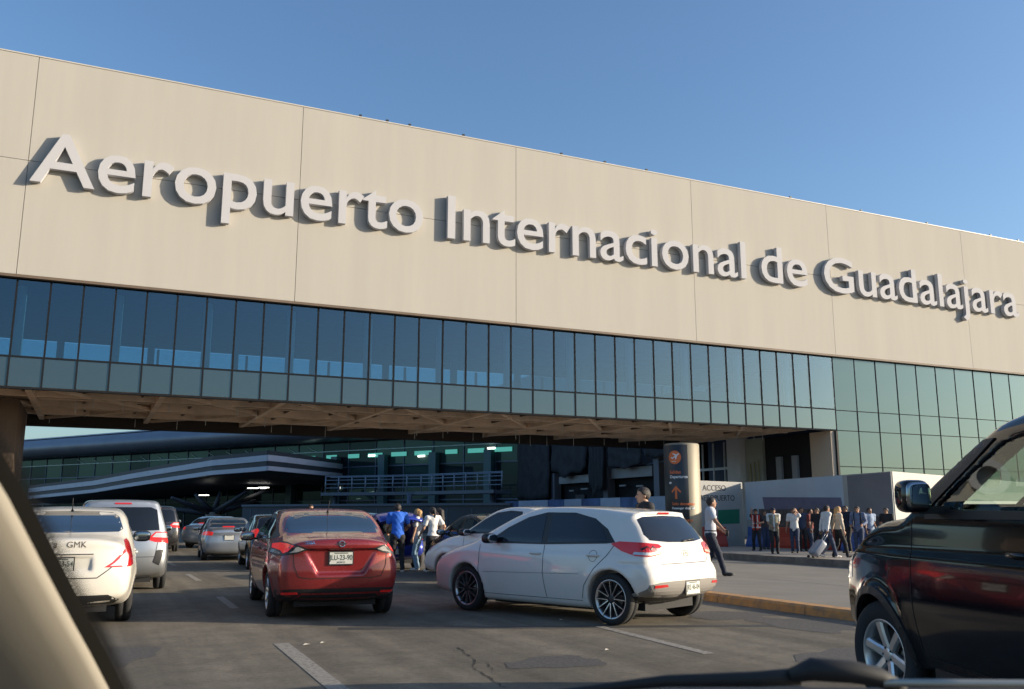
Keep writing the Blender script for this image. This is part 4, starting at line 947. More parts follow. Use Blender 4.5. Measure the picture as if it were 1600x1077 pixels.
n = len(prof); q.add(vs, [(i*n+j, i*n+(j+1) % n, (i+1)*n+(j+1) % n, (i+1)*n+j) for i in range(N) for j in range(n)]+[tuple(range(n)), tuple(range(N*n, N*n+n))], m_roofm, True)
q.build('roof', T2)
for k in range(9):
    s0 = 3+3.4*k; q = TB(); q.tb(s0, s0+rr.uniform(1.4, 2.8), .12, .2, 7.8, 8.25, m_dayglow); q.build('daylight_glow', T2)
for s0, z in ((5, 8.1), (14, 7.6), (21, 7.9), (31, 7.4), (38, 4.6), (26, 4.4)): q = TB(); q.tb(s0, s0+.9, .22, .3, z, z+.18, m_lamp); q.build('lamp', T2)
for k in range(6):
    s0 = 5+7*k; q = TB(); q.tb(s0, s0+.9, .3, 1.0, 0, 8.0, mat('teal_pier', (.06, .13, .14), .5)); q.build('pier', T2)
for k in range(14): # things glimpsed behind the upper glazing
    s0 = 30+3.5*k; q = TB(); a = tp(s0, .1, 8.7); b = tp(s0+rr.uniform(1, 2), .1, 9.3); q.tube([a, b], .05, mat('pale_rail', (.5, .7, .65)), 5); q.build('brace', T2)

# drop off canopy with two pale bands and a branching column
CP = [(45, 764, 126), (147, 752, 112), (212, 740, 103), (272, 730, 96), (332, 720, 90), (380, 715.5, 87), (417, 712, 85), (420, 711.5, 85), (450, 715, 88), (500, 721.5, 96), (543, 727, 104)]
CP = [dp(x, y, d) for x, y, d in CP]
Kc = thing('drop_off_canopy', 'dark canopy edged with two pale bands meeting at a point, on a branching column', 'canopy', (CP[7].x, CP[7].y, 0))
class KB(MB):
    def build(s, name, parent=None, **k): o = CP[7]; s.v = [(a-o.x, b-o.y, c) for a, b, c in s.v]; return MB.build(s, name, parent, **k)
Bk = Vector((.45, .89, 0))
def strip(z0, z1, m, name, out=0.0):
    q = KB(); n = len(CP); vs = []
    for p in CP: vs += [p+Vector((0, 0, z0))-Bk*out, p+Vector((0, 0, z1))-Bk*out, p+Vector((0, 0, z1))+Bk*.5, p+Vector((0, 0, z0))+Bk*.5]
    q.add(vs, [(4*i+j, 4*i+(j+1) % 4, 4*i+4+(j+1) % 4, 4*i+4+j) for i in range(n-1) for j in range(4)]+[(0, 1, 2, 3), (4*n-4, 4*n-3, 4*n-2, 4*n-1)], m); q.build(name, Kc)
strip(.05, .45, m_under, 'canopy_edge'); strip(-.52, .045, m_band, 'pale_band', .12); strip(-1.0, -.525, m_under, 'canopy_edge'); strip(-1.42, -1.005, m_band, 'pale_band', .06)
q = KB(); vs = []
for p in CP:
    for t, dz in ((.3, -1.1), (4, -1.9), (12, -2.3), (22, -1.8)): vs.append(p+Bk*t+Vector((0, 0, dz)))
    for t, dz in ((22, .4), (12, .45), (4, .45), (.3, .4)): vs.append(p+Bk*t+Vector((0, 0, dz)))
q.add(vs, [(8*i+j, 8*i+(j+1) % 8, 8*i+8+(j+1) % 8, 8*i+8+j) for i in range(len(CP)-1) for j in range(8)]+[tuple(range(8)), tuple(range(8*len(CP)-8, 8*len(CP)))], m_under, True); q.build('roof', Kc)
tc_ = dp(333, 803, 92); tc0 = Vector((tc_.x, tc_.y, 0))
q = KB(); q.lathe([(.74, 0), (.74, 1.75), (.4, 1.76)], mat('brushed_column', (.42, .37, .30), .4, metal=.5), 28, c=tc0); q.build('column', Kc)
for (px, py) in ((228, 790), (268, 778), (305, 772), (345, 768), (385, 768), (425, 762), (300, 789), (400, 782)):
    e = dp(px, py, 92+rr.uniform(-4, 6)); q = KB(); m_ = (tc0+Vector((0, 0, 1.7))).lerp(e, .5)+Vector((0, 0, -.1)); q.tube([tc0+Vector((0, 0, 1.6)), m_, e], [.34, .26, .16], m_under, 8); q.build('branch', Kc)
for px, py in ((318, 774), (412, 762), (395, 763)): e = dp(px, py, 96); q = KB(); q.box(e, (1.1, .3, .08), m_lamp, rz=-.4); q.build('lamp', Kc)

# raised walkway in front of the terminal
W0 = dp(512, 772, 84); W1 = dp(660, 771, 80); W2 = dp(785, 766, 74)
Wk = thing('raised_walkway', 'raised steel walkway with several rails crossing in front of the dark glass terminal', 'walkway', (W1.x, W1.y, 0))
class WB(MB):
    def build(s, name, parent=None, **k): o = W1; s.v = [(a-o.x, b-o.y, c) for a, b, c in s.v]; return MB.build(s, name, parent, **k)
ptsW = [W0, W1, W2]; zd = 3.35
def railw(z, r, m, name, off=0.0):
    q = WB(); q.tube([Vector((p.x, p.y, z))+Bk*off for p in ptsW], r, m, 6, smooth=False); q.build(name, Wk)
q = WB()
for a, b in zip(ptsW, ptsW[1:]):
    d = b-a; d.z = 0; mid = (a+b)/2; q.box((mid.x, mid.y, zd), (d.length, 2.2, .28), m_blue_steel, rz=math.atan2(d.y, d.x))
q.build('deck', Wk)
for z in (3.9, 4.25, 4.6, 4.95): railw(z, .045, mat('rail_steel', (.22, .27, .33), .4, metal=.4), 'rail', -1)
railw(4.95, .05, mat('rail_steel', (.2, .2, .2)), 'rail', 1)
for k in range(15):
    t = k/14; p = W0.lerp(W1, t*2) if t < .5 else W1.lerp(W2, t*2-1); q = WB(); q.tube([(p.x-Bk.x, p.y-Bk.y, 3.3), (p.x-Bk.x, p.y-Bk.y, 5.0)], .06, M['rail_steel'], 6); q.build('post', Wk)
for t in (.05, .5, .95):
    p = W0.lerp(W2, t); q = WB(); q.tube([(p.x, p.y, 0), (p.x, p.y, 3.3)], .22, m_blue_steel, 10); q.build('leg', Wk)
# low service wall and beam
a = dp(380, 806, 82); b = dp(800, 806, 70)
d = b-a; mid = (a+b)/2; rzz = math.atan2(d.y, d.x)
q = MB(); q.box((0, 0, 1.1), (d.length, .3, 2.2), mat('slate_panel', (.055, .07, .095), .6, var=.2, vscale=.4)); q.box((0, -.02, 2.3), (d.length, .6, .18), m_blue_steel)
for k in range(12): q.box((-d.length/2+1+k*2.3, -.16, 1.0), (.08, .05, 2.0), m_blue_steel)
o = q.build('service_wall', loc=(mid.x, mid.y, 0)); o.rotation_euler.z = rzz; tag(o, 'low dark slate wall with a steel beam on top, below the raised walkway', 'wall')

# unfinished wing: concrete frame with draped dark netting
Cn = thing('construction_frame', 'unfinished concrete wing with pale slab edges and columns, right of the raised walkway', 'building', (38.8, 68, 0))
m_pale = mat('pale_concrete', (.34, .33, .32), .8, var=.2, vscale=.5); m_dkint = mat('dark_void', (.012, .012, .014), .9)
class CB(MB):
    def build(s, name, parent=None, **k): s.v = [(a-38.8, b-68, c) for a, b, c in s.v]; return MB.build(s, name, parent, **k)
for (y0, y1, z0, z1) in ((57.5, 63.5, 4.35, 5.15), (64.3, 72.5, 4.2, 4.85)): q = CB(); q.bx(38.5, 39.0, y0, y1, z0, z1, m_pale); q.build('slab_edge', Cn)
q = CB(); q.bx(39.2, 48, 54, 84, .1, 10.5, m_dkint); q.build('core', Cn)
for y in (56.5, 63.9, 73.2, 79): q = CB(); q.bx(38.2, 38.9, y-.35, y+.35, 0, 8.8 if y < 70 else 5.2, mat('grey_column', (.16, .17, .20), .7)); q.build('column', Cn)
for (y0, z0, y1, z1) in ((55, 8.6, 63, 5.2), (66, 9, 71, 5), (60, 9, 60, 5.2), (73, 8.6, 80, 5.6), (62.5, 5.2, 66.5, 8.8), (53.5, 5.5, 58, 5.2)): q = CB(); q.tube([(38.4, y0, z0), (38.4, y1, z1)], .07, m_blue_steel, 6); q.build('brace', Cn)
for y0, y1, z in ((54, 66, 6.9), (64, 78, 6.2)): q = CB(); q.tube([(38.3, y0, z), (38.3, y1, z)], .05, M['rail_steel'], 6); q.build('scaffold_rail', Cn)
q = CB(); q.bx(38.9, 39.15, 57, 62, 5.3, 8.4, mat('dusty_sheet', (.24, .27, .34), .7, var=.5, vscale=.6)); q.build('sheeting', Cn)
for (y, z, w_) in ((59, 3.6, .9), (61.5, 3.7, .9), (67.5, 3.6, 1.2), (70, 3.5, .8)): q = CB(); q.bx(38.6, 38.75, y, y+w_, z, z+.12, m_pale); q.build('duct', Cn)
for (y, z) in ((58.5, 3.3), (68.8, 3.2)): q = CB(); q.bx(39.0, 39.1, y, y+1.6, z-1.2, z, mat('void_wall', (.09, .085, .08), .8, var=.5, vscale=2)); q.build('block_wall', Cn)
m_net = mat('dark_netting', (.022, .024, .030), .8, var=.6, vscale=1.5, bump=.6, bscale=5)
def cloth(y0, y1, z0, z1, x, name='netting', sag=.8):
    q = CB(); nu, nv = 16, 12; vs = []
    for i in range(nu+1):
        for j in range(nv+1):
            u = i/nu; v = j/nv; y = y0+(y1-y0)*u; z = z1+(z0-z1)*v-sag*math.sin(math.pi*u)*v*(.4+.6*math.sin(u*7+y0)**2)
            vs.append((x+.06*math.sin(u*31+v*3)+.04*math.sin(v*13+u*7)-.1*v, y, z))
    o = len(vs); fs = [(i*(nv+1)+j, i*(nv+1)+j+1, (i+1)*(nv+1)+j+1, (i+1)*(nv+1)+j) for i in range(nu) for j in range(nv)]
    q.add(vs, fs, m_net, True); ob = q.build(name, Cn); md = ob.modifiers.new('t', 'SOLIDIFY'); md.thickness = .02
cloth(66.5, 73, 5.4, 9.4, 38.0); cloth(58, 63, 5.3, 7.0, 38.0, sag=.3); cloth(73.2, 80, 3.0, 9.4, 37.9, sag=.3); cloth(63.3, 65.8, 4.0, 9.3, 37.8, sag=1.2); cloth(54, 57.5, 5.8, 9.3, 37.9, sag=.3)
q = MB(); m_blueprint = mat('hoarding_blue', (.10, .17, .36), .6, var=.5, vscale=.5, col2=(.03, .05, .12)); m_hw = mat('hoarding_pale', (.42, .47, .58), .6, var=.15, vscale=.7)
for k in range(9): q.bx(-.03, .03, -13+3*k+.03, -10+3*k-.03, .05, 2.75, (m_hw, m_blueprint, m_hw, m_blueprint, m_hw, m_blueprint, m_hw, m_hw, m_blueprint)[k])
tag(q.build('hoarding', loc=(36.6, 66, 0)), 'row of pale and blue printed panels at the foot of the unfinished wing', 'hoarding')

# ------------------------------------------------------------------ printed hoarding on the right pavement
m_hfront = mat('hoarding_white', (.34, .335, .32), .6, var=.08, vscale=1.2)
m_hsky = mat('mural_sky', (.40, .47, .54), .6, var=.12, vscale=.5)
m_hcrowd = mat('mural_crowd', (.10, .085, .08), .6, var=.8, vscale=5.5, col2=(.018, .018, .022), stretch=(1, 1.2, .7))
m_hmauve = mat('mural_mauve', (.13, .13, .20), .6, var=.2, vscale=2)
m_hgrey = mat('mural_grey', (.17, .168, .18), .6, var=.25, vscale=.4)
def hoard(name, label, a, b, z1a, z1b, parts):
    """free standing board from a to b"""
    a = Vector(a); b = Vector(b); d = b-a; Ln = d.length; rz = math.atan2(d.y, d.x)
    T = thing(name, label, 'hoarding', (a.x, a.y, PZ), rz)
    q = MB(); q.prism([(0, 0), (Ln, 0), (Ln, z1b-.15), (0, z1a-.15)], .0, .06, m_hfront, 'XZ')
    q.build('board', T)
    q = MB()
    for k in range(int(Ln/2.4)+1): q.box((min(k*2.44+.05, Ln-.05), .12, 1.3), (.09, .09, 2.6), m_dark)
    q.build('frame', T)
    for nm, m, poly in parts: q = MB(); q.prism(poly, -.006, -.001, m, 'XZ'); q.build(nm, T)
    return T
# wall facing the road with the words
HA = hoard('lettered_hoarding', 'white hoarding lettered ACCESO A AEROPUERTO with a green block, right of the pylon', (24.1, 33.6), (27.45, 33.6), 3.06, 3.0,
  [('green_block', mat('block_green', (.01, .16, .09), .5), [(1.9, .95), (3.1, .98), (3.12, 1.62), (1.9, 1.58)])])
q = MB(); m_ink = mat('sign_ink', (.035, .035, .035), .6)
put_text(q, 'ACCESO', .36, m_ink, (1.75, -.008, 2.45), (1, 0, 0), (0, 0, 1), .002, .002, sx=.95); q.build('lettering', HA); q = MB(); put_text(q, 'A AEROPUERTO', .36, m_ink, (1.75, -.008, 2.0), (1, 0, 0), (0, 0, 1), .002, .002, sx=.86); q.build('lettering', HA)
ln1 = (Vector((27.5, 33.5))-Vector((27.5, 25.0))).length
HB = hoard('mural_hoarding', 'hoarding printed with pale sky above a dark crowd, behind the waiting people', (27.5, 33.5), (27.5, 25.0), 3.0, 3.13,
  [('print', m_hsky, [(.05, 1.15), (6.05, 1.15), (6.05, 2.93), (.05, 2.83)]), ('print', m_hcrowd, [(.9, .15), (6.05, .15), (6.05, 1.7), (.9, 1.62)]),
   ('print', m_hmauve, [(1.3, 1.6), (6.0, 1.6), (5.9, 2.05), (1.2, 2.15)]), ('print', m_hgrey, [(6.3, .1), (8.45, .1), (8.45, 2.95), (6.3, 2.9)]), ('print', m_hcrowd, [(6.3, .1), (8.45, .1), (8.45, 1.15), (7.5, 1.35), (6.3, 1.25)])])
for ch in kids(HB):
    if ch.name.startswith('print'): ch.location.y -= {0: 0}.get(0, 0)
i = 0
for ch in sorted((c for c in kids(HB) if c.name.startswith('print')), key=lambda c: c.name): ch.location.y = -.002*i; i += 1
hoard('white_hoarding', 'plain white hoarding running right from the corner, behind the black pickup', (27.56, 24.98), (62, 37.5), 3.13, 3.13, [('skirting', m_kerb, [(0, 0), (36.6, 0), (36.6, .18), (0, .18)])])

# traffic barriers standing against the hoarding
m_rb = mat('barrier_red', (.38, .04, .02), .6, var=.3, vscale=2); m_bb = mat('barrier_blue', (.03, .09, .30), .6, var=.3, vscale=2); m_wb = mat('barrier_white', (.5, .5, .5), .6)
def barrier(m, label, x, y, rz, L=1.5, grp='plastic barriers along the hoarding'):
    T = thing('traffic_barrier', label, 'traffic barrier', (x, y, PZ), rz, grp)
    q = MB(); q.prism([(-.28, 0), (.28, 0), (.28, .12), (.14, .45), (.10, .85), (-.10, .85), (-.14, .45), (-.28, .12)], -L/2, L/2, m, 'XZ'); q.build('body', T, bevel=.02)
    for s in (-1, 1): q = MB(); q.bx(-.2, .2, s*L*.25-.12, s*L*.25+.12, 0.0, .07, m_black); q.build('foot', T)
def bat(px, py, off=.5): p = gp(px, py, .15); return p
barrier(m_rb, 'red plastic barrier behind the walking man, left of the man in the striped vest', 24.6, 32.6, R(80), 1.7)
barrier(m_bb, 'blue plastic barrier between the man in the vest and the man in the cap', 26.6, 31.6, R(5), 1.1)
barrier(m_rb, 'red plastic barrier between the man in the cap and the man on the phone', 26.6, 29.7, R(5), 1.7)
barrier(m_rb, 'red plastic barrier just left of the man in black by the mural', 26.7, 27.6, R(4), 1.2)
barrier(m_bb, 'blue plastic barrier behind the couple with suitcases', 26.8, 26.2, R(4), 1.2)

# ------------------------------------------------------------------ sign pylon
Pc = Vector((21.75, 30.3, PZ)); Py = thing('sign_pylon', 'tall round metal sign pylon with dark face reading Salidas Departures', 'sign', Pc)
m_steel = mat('brushed_steel', (.22, .195, .145), .55, metal=.3, rvar=.1, vscale=2, stretch=(1, 1, .1))
m_face = mat('pylon_face', (.035, .04, .045), .45); m_or = mat('sign_orange', (.75, .17, .045), .5); m_wt = mat('sign_white', (.75, .75, .75), .5)
q = MB(); q.lathe([(.70, 0), (.70, 4.16), (.66, 4.2), (.001, 4.22)], m_steel, 56); q.build('column', Py)
va = math.atan2(-Pc.y, -Pc.x)              # direction from the pylon to the road where the camera car waits
fa0 = va-R(95); fa1 = va+R(18)
q = MB(); q.lathe([(.712, .12), (.725, .12), (.725, 4.12), (.712, 4.12), (.712, .12)], m_face, 40, a0=fa0, a1=fa1); q.build('sign_panel', Py)
# writing wraps the cylinder: map (u, v) on to the curved face
mid_a = va-R(22)
def wrap(mb, vs, fs, m, u0, v0, rad=.7265):
    out = []
    for v in vs:
        a = mid_a+(u0+v.x)/rad; r = rad+v.z; out.append((r*math.cos(a), r*math.sin(a), v0+v.y))
    mb.add(out, fs, m)
def sub_text(txt, sz, m, u, v, bold=.0): vs, fs = text_mesh(txt, sz, m, .002, bold, 'LEFT'); q = MB(); wrap(q, vs, fs, m, u, v); q.build('lettering', Py)
def disc(cx, cz, r, m, name, n=36):
    shape([(r*math.cos(2*math.pi*k/n), r*math.sin(2*math.pi*k/n)) for k in range(n)], m, cx, cz, name, .7275)
def shape(pts, m, cx, cz, name, rad=.730, sc=1.0):
    bp = []
    for i in range(len(pts)):
        a = Vector(pts[i]); b = Vector(pts[(i+1) % len(pts)]); k_ = max(1, int((b-a).length/.03)); bp += [a.lerp(b, t/k_) for t in range(k_)]
    xs = [p.x for p in bp]; ys_ = [p.y for p in bp]; gx, gz = np.meshgrid(np.arange(min(xs), max(xs), .03), np.arange(min(ys_), max(ys_), .03)); dd = psdf([tuple(p) for p in bp], gx, gz) < -.008
    cd = delaunay_2d_cdt(bp+[Vector(t) for t in zip(gx[dd].tolist(), gz[dd].tolist())], [], [list(range(len(bp)))], 1, 1e-6); q = MB(); wrap(q, [Vector((v.x, v.y, 0)) for v in cd[0]], [list(f) for f in cd[2]], m, cx, cz, rad); q.build(name, Py)
disc(-.02, 3.62, .27, m_or, 'pictogram')
shape([(-.17, -.02), (-.13, .0), (-.09, -.03), (.03, .05), (-.1, .13), (-.06, .14), (.1, .09), (.16, .14), (.2, .13), (.18, .09), (.12, .05), (.07, -.09), (.03, -.11), (.02, .0), (-.1, -.09)], m_wt, -.02, 3.64, 'aeroplane_symbol')
shape([(-.14, -.15), (.06, -.15), (.06, -.17), (-.14, -.17)], m_wt, -.02, 3.62, 'aeroplane_symbol')
sub_text('Salidas', .185, m_or, -.27, 2.98, .004); sub_text('Departures', .16, m_wt, -.26, 2.80, .004)
shape([(-.06, -.03), (.02, -.03), (.06, .02), (.02, .06), (-.06, .05), (-.08, .01)], m_wt, -.24, 2.60, 'small_symbol')
shape([(-.045, -.3), (.045, -.3), (.045, .07), (.18, -.07), (.2, .0), (.0, .22), (-.2, .0), (-.18, -.07), (-.045, .07)], m_or, -.0, 2.28, 'arrow')
sub_text('Solo descenso', .165, m_or, -.2, 1.74, .003); sub_text('Passenger drop off', .125, m_wt, -.2, 1.58, .003)
sub_text('Motos', .165, m_or, .22, 1.1, .003); sub_text('Taxi', .14, m_wt, .24, .93, .003)
# second sign post ring at its foot
q = MB(); q.lathe([(.86, 0), (.86, .06), (.70, .08)], m_dark, 40); q.build('base_ring', Py)
# ---- the black pickup close on the right, with a real cabin behind its windows
p_pick = paint('pickup_black', (0.006, 0.006, 0.008), 0.0, .12, coat=.7, spec=.3)
g_cab = glass('cab_glass', (.50, .62, .56), refl=(.8, .85, .85), f0=.05)
pk_side = [(-2.55, .50), (-2.64, .60), (-2.65, .9), (-2.62, 1.30), (-2.5, 1.34), (-1.45, 1.36), (-1.42, 1.48), (-1.40, 1.85), (-1.32, 2.0), (-1.0, 2.05), (-.2, 2.07), (.25, 2.03), (.5, 1.93), (.95, 1.66), (1.26, 1.45), (1.5, 1.41), (1.9, 1.37), (2.25, 1.29), (2.47, 1.18), (2.55, 1.0), (2.62, .80), (2.66, .60), (2.60, .42), (2.4, .36), (0, .36), (-2.3, .40)]
k_win = [(.84, 1.465), (.50, 1.70), (.24, 1.86), (-.12, 1.92), (-.18, 1.43)]; k_win2 = [(-.30, 1.43), (-.26, 1.92), (-.8, 1.915), (-1.16, 1.86), (-1.24, 1.43)]
def cabin(V, V0, X, Y, Z):
    hw = .84-.36*(Z-1.2); cav = np.maximum(np.maximum(Y-hw+.035, 1.02-Z), np.maximum(Z-1.99, -(X+1.30)))
    cav = np.maximum(cav, V0+.055); cav = np.maximum(cav, (X-1.12))
    V = np.maximum(V, -cav)
    XX, ZZ = np.broadcast_arrays(X[:,0,:], Z[0]); d = np.minimum(psdf(k_win, XX, ZZ), psdf(k_win2, XX, ZZ))[:,None,:]
    V = smax(V, -np.maximum(d, .45-Y), .014)
    ws = np.maximum(np.maximum(Y-(.70-.36*(Z-1.45)), 1.50-Z), np.maximum(Z-1.95, .2-X)); V = smax(V, -ws, .018)
    rw = np.maximum(np.maximum(Y-.55, 1.46-Z), np.maximum(Z-1.90, X+1.2)); V = np.maximum(V, -rw)
    return V
pickup = dict(L=5.34, W=1.88, H=2.08, h=.024, belt=1.42, zmid=.85, zcrease=1.16, side=pk_side, xf=1.72, xr=-1.55, rw=.395, tw=.26, rimr=.255, rim=rim_six, paint=p_pick, k=.075, crown=.03,
  tumble=.36, shoulder=.03, tapf=.16, tapr=.03, bowf=.42, bowr=.06, flare=.035, archgap=.06, cabin=cabin, steer=.14,
  gaps=[('side', 0, [(1.14, 1.40), (1.14, .9), (1.14, .50)], .008), ('side', 0, [(-.24, 1.40), (-.26, .45)], .008), ('side', 0, [(1.1, .47), (-.26, .44)], .008), ('side', 0, [(1.16, 1.35), (1.5, 1.33), (2.2, 1.21), (2.42, 1.11)], .010)],
  decals=[('window', g_cab, 'side', 0, grow(k_win, .02), dict(off=-.02, thick=.002, both=True)), ('window', g_cab, 'side', 0, grow(k_win2, .02), dict(off=-.02, thick=.002, both=True)),
    ('window_trim', m_trim, 'side', 0, [(.95, 1.43), (.86, 1.46), (-1.26, 1.425), (-1.26, 1.395), (.95, 1.395)], dict(off=.010, thick=.02, both=True)),
    ('pillar_trim', m_trim, 'side', 0, [(1.12, 1.485), (.70, 1.79), (.50, 1.90), (.32, 1.90), (.53, 1.735), (.90, 1.47)], dict(off=.012, thick=.03, both=True)),
    ('windscreen', g_cab, 180, (0, 0), [(-.70, 1.52), (-.58, 1.94), (.58, 1.94), (.70, 1.52)], dict(off=-.015, thick=.002)),
    ('rear_window', g_cab, 0, (-1.9, 0), [(-.55, 1.48), (-.53, 1.89), (.53, 1.89), (.55, 1.48)], dict(off=-.015, thick=.002)),
    ('arch_trim', m_trim, 'side', 0, [(1.72+.50*math.cos(R(a)), .395+.50*math.sin(R(a))) for a in range(-2, 183, 8)]+[(1.72+.445*math.cos(R(a)), .395+.445*math.sin(R(a))) for a in range(182, -3, -8)], dict(off=.012, thick=.03, both=True)),
    ('head_light', m_clear, 145, (2.25, .62), [(-.34, 1.10), (-.30, .93), (.05, .90), (.25, .93), (.25, 1.08), (-.1, 1.13)], dict(off=.006, both=True)),
    ('fog_light', m_clear, 150, (2.3, .6), [(-.08, .60), (-.08, .68), (.06, .69), (.06, .60)], dict(off=.008, both=True)),
    ('grille', m_trim, 180, (0, 0), [(-.5, .85), (-.5, 1.10), (.5, 1.10), (.5, .85)], dict(off=.012))],
  extra=[handle((-.08, -1.1), 1.19, p_pick, .9)])
def pick_more(T, G):
    q = MB(); q.bx(.66, 1.1, -.70, .70, 1.02, 1.40, m_black); q.box((.74, .40, 1.42), (.22, .42, .12), m_black); q.build('dashboard', T)
    q = MB(); c = Vector((.50, .38, 1.40)); a = Vector((1, 0, .45)).normalized(); u = Vector((0, 1, 0)); w = a.cross(u); q.tube([c+(u*math.cos(t)+w*math.sin(t))*.185 for t in np.linspace(0, 2*math.pi, 25)], .016, m_black, 8, caps=False); q.tube([c-u*.18, c+u*.18], .018, m_black, 6); q.tube([c, c+a*.25-Vector((0, 0, .05))], .03, m_black, 8); q.build('steering_wheel', T)
    for x in (-.10, -.95):
        for s in (1, -1): q = MB(); q.box((x-.12, s*.38, 1.30), (.16, .50, .60), m_black, rot=Matrix.Rotation(-.15, 3, 'Y')); q.box((x-.2, s*.38, 1.70), (.10, .26, .17), m_black); q.build('seat', T, bevel=.03)
    for s in (1, -1):
        q = MB(); ell(q, (.74, s*1.09, 1.545), (.09, .10, .108), p_pick, 14, p=3.6); q.box((.74, s*.97, 1.455), (.09, .22, .05), m_trim)
        o = q.build('side_mirror', T)
        g = MB(); ell(g, (.663, s*1.09, 1.545), (.018, .084, .09), m_mirror, 12, p=4.0); g.build('mirror_glass', o)
    q = MB(); q.box((.42, 0, 1.86), (.04, .22, .07), m_black); q.build('rear_view_mirror', T)
    for s in (1, -1): q = MB(); q.bx(-1.0, .95, s*.86-.06, s*.86+.06, .36, .42, m_trim); q.build('side_step', T)
pickup['extra'].append(pick_more)
pickup['scale'] = 1.0
PK = car(pickup, 'pickup_truck', 'glossy black pickup with silver alloy wheels, cut off by the right edge', 'pickup', (5.72, 3.27), HR-R(21))

# ---- white pickup behind the hatchback
wp_side = [(-2.3, .45), (-2.4, .55), (-2.4, 1.0), (-2.35, 1.08), (-.95, 1.08), (-.85, 1.2), (-.78, 1.48), (-.65, 1.56), (-.2, 1.59), (.1, 1.57), (.4, 1.48), (.8, 1.25), (1.15, 1.08), (1.5, 1.03), (1.95, .93), (2.2, .80), (2.33, .60), (2.34, .40), (2.2, .26), (0, .26), (-2.1, .36)]
wp = dict(L=4.74, W=1.72, H=1.60, h=.03, belt=1.10, zmid=.65, zcrease=.9, side=wp_side, xf=1.45, xr=-1.45, rw=.32, tw=.2, rimr=.2, rim=rim_five, paint=p_white, k=.09, tumble=.42, shoulder=.03, bowf=.3, tapf=.1,
  gaps=[('side', 0, [(.95, 1.03), (.95, .4)], .008), ('side', 0, [(-.5, 1.06), (-.5, .4)], .008)],
  decals=[('window_frame', m_trim, 'side', 0, [(.92, 1.07), (.5, 1.34), (.2, 1.47), (-.15, 1.51), (-.45, 1.49), (-.55, 1.10)], dict(off=.003)), ('window', m_glassd, 'side', 0, [(.84, 1.10), (.46, 1.33), (.2, 1.44), (-.15, 1.48), (-.42, 1.46), (-.5, 1.13)], dict(off=.007, both=True)),
    ('windscreen', m_glassd, 180, (0, 0), [(-.62, 1.12), (-.53, 1.47), (.53, 1.47), (.62, 1.12)], dict(off=.005)), ('rear_window', m_glassd, 0, (-1.2, 0), [(-.58, 1.15), (-.52, 1.46), (.52, 1.46), (.58, 1.15)], dict(off=.005)),
    ('head_light', m_clear, 145, (1.95, .6), [(-.24, .90), (-.05, .92), (.2, .88), (.2, .72), (-.1, .74)], dict(off=.008, both=True))],
  mirror=(.8, .85, 1.1, m_trim), extra=[handle((-.35,), .95, m_trim, .86)])
WP = car(wp, 'pickup_truck', 'white pickup with dark side window, parked behind the white hatchback', 'pickup', (7.8, 15.95), HR+R(22))

# ---- blue hatchback with its tailgate up and luggage inside
def boot(V, X, Y, Z): return np.maximum(V, -np.maximum(np.maximum(X+1.0, Y-.54), np.maximum(.64-Z, Z-1.33)))
bl = variant(far_hatch, h=.028, paint=p_blue, ops=[boot], scale=.98, plate=(-2.03, .5, ''), mirror=(.62, .84, 1.02, p_blue),
  decals=[hatch['decals'][0], hatch['decals'][1], hatch['decals'][2], ('tail_light', m_redlit, 35, (-1.72, .66), [(-.06, .80), (-.04, 1.06), (.10, 1.12), (.18, 1.0), (.16, .80)], dict(off=.012, both=True)),
   ('windscreen', m_glassd, 180, (0, 0), [(-.62, 1.0), (-.55, 1.3), (.55, 1.3), (.62, 1.0)], dict(off=.005))])
def tailgate(T, G):
    q = MB(); n = 10; vs = []
    for i in range(n+1):
        for j in range(n+1):
            u = i/n; v = -1+2*j/n; w = .60+.06*math.sin(math.pi*u); x = -1.55-.92*u-.06*(1-v*v); z = 1.43+.12*math.sin(u*2.2)-.22*u*u+.06*(1-v*v)-.02*abs(v)**3
            vs.append((x, v*w, z))
    q.add(vs, [(i*(n+1)+j, i*(n+1)+j+1, (i+1)*(n+1)+j+1, (i+1)*(n+1)+j) for i in range(n) for j in range(n)], p_blue, True); o = q.build('tailgate', T); m = o.modifiers.new('s', 'SOLIDIFY'); m.thickness = .05
    q = MB(); q.add([(-1.72, -.42, 1.475), (-1.72, .42, 1.475), (-2.12, .40, 1.445), (-2.12, -.40, 1.445)], [(0, 1, 2, 3)], m_glassd); q2 = q.build('rear_window', o)
    for s in (1, -1): q = MB(); q.tube([(-1.50, s*.56, 1.12), (-2.0, s*.55, 1.42)], .012, m_chrome, 6); q.build('gas_strut', T)
bl['extra'] = [tailgate]
BL = car(bl, 'hatchback_car', 'blue hatchback with its tailgate raised for loading, people standing at its tail', 'car', (7.55, 25.2), HR-R(2))
m_bag = mat('beige_bag', (.34, .31, .22), .8, var=.2, vscale=6, bump=.3); m_bagd = mat('dark_bag', (.02, .02, .03), .7)
def bag(loc_, size, m, label, rz=0, strap=True):
    T = thing('travel_bag', label, 'bag', loc_, rz)
    q = MB(); ell(q, (0, 0, size[2]/2), (size[0]/2, size[1]/2, size[2]/2), m, 12, p=4.5); q.build('bag_body', T)
    q = MB(); q.tube([(-size[0]*.2, 0, size[2]*.96), (-size[0]*.15, 0, size[2]+.06), (size[0]*.15, 0, size[2]+.06), (size[0]*.2, 0, size[2]*.96)], .012, m_bagd, 6); q.build('handle', T)
bag((7.45, 23.62, .66), (.55, .42, .30), m_bag, 'beige travel bag lying lowest in the open boot of the blue hatchback')
bag((7.48, 23.64, .965), (.50, .38, .24), mat('tan_bag', (.40, .35, .24), .8), 'tan travel bag stacked on top of the beige bag in the open boot')
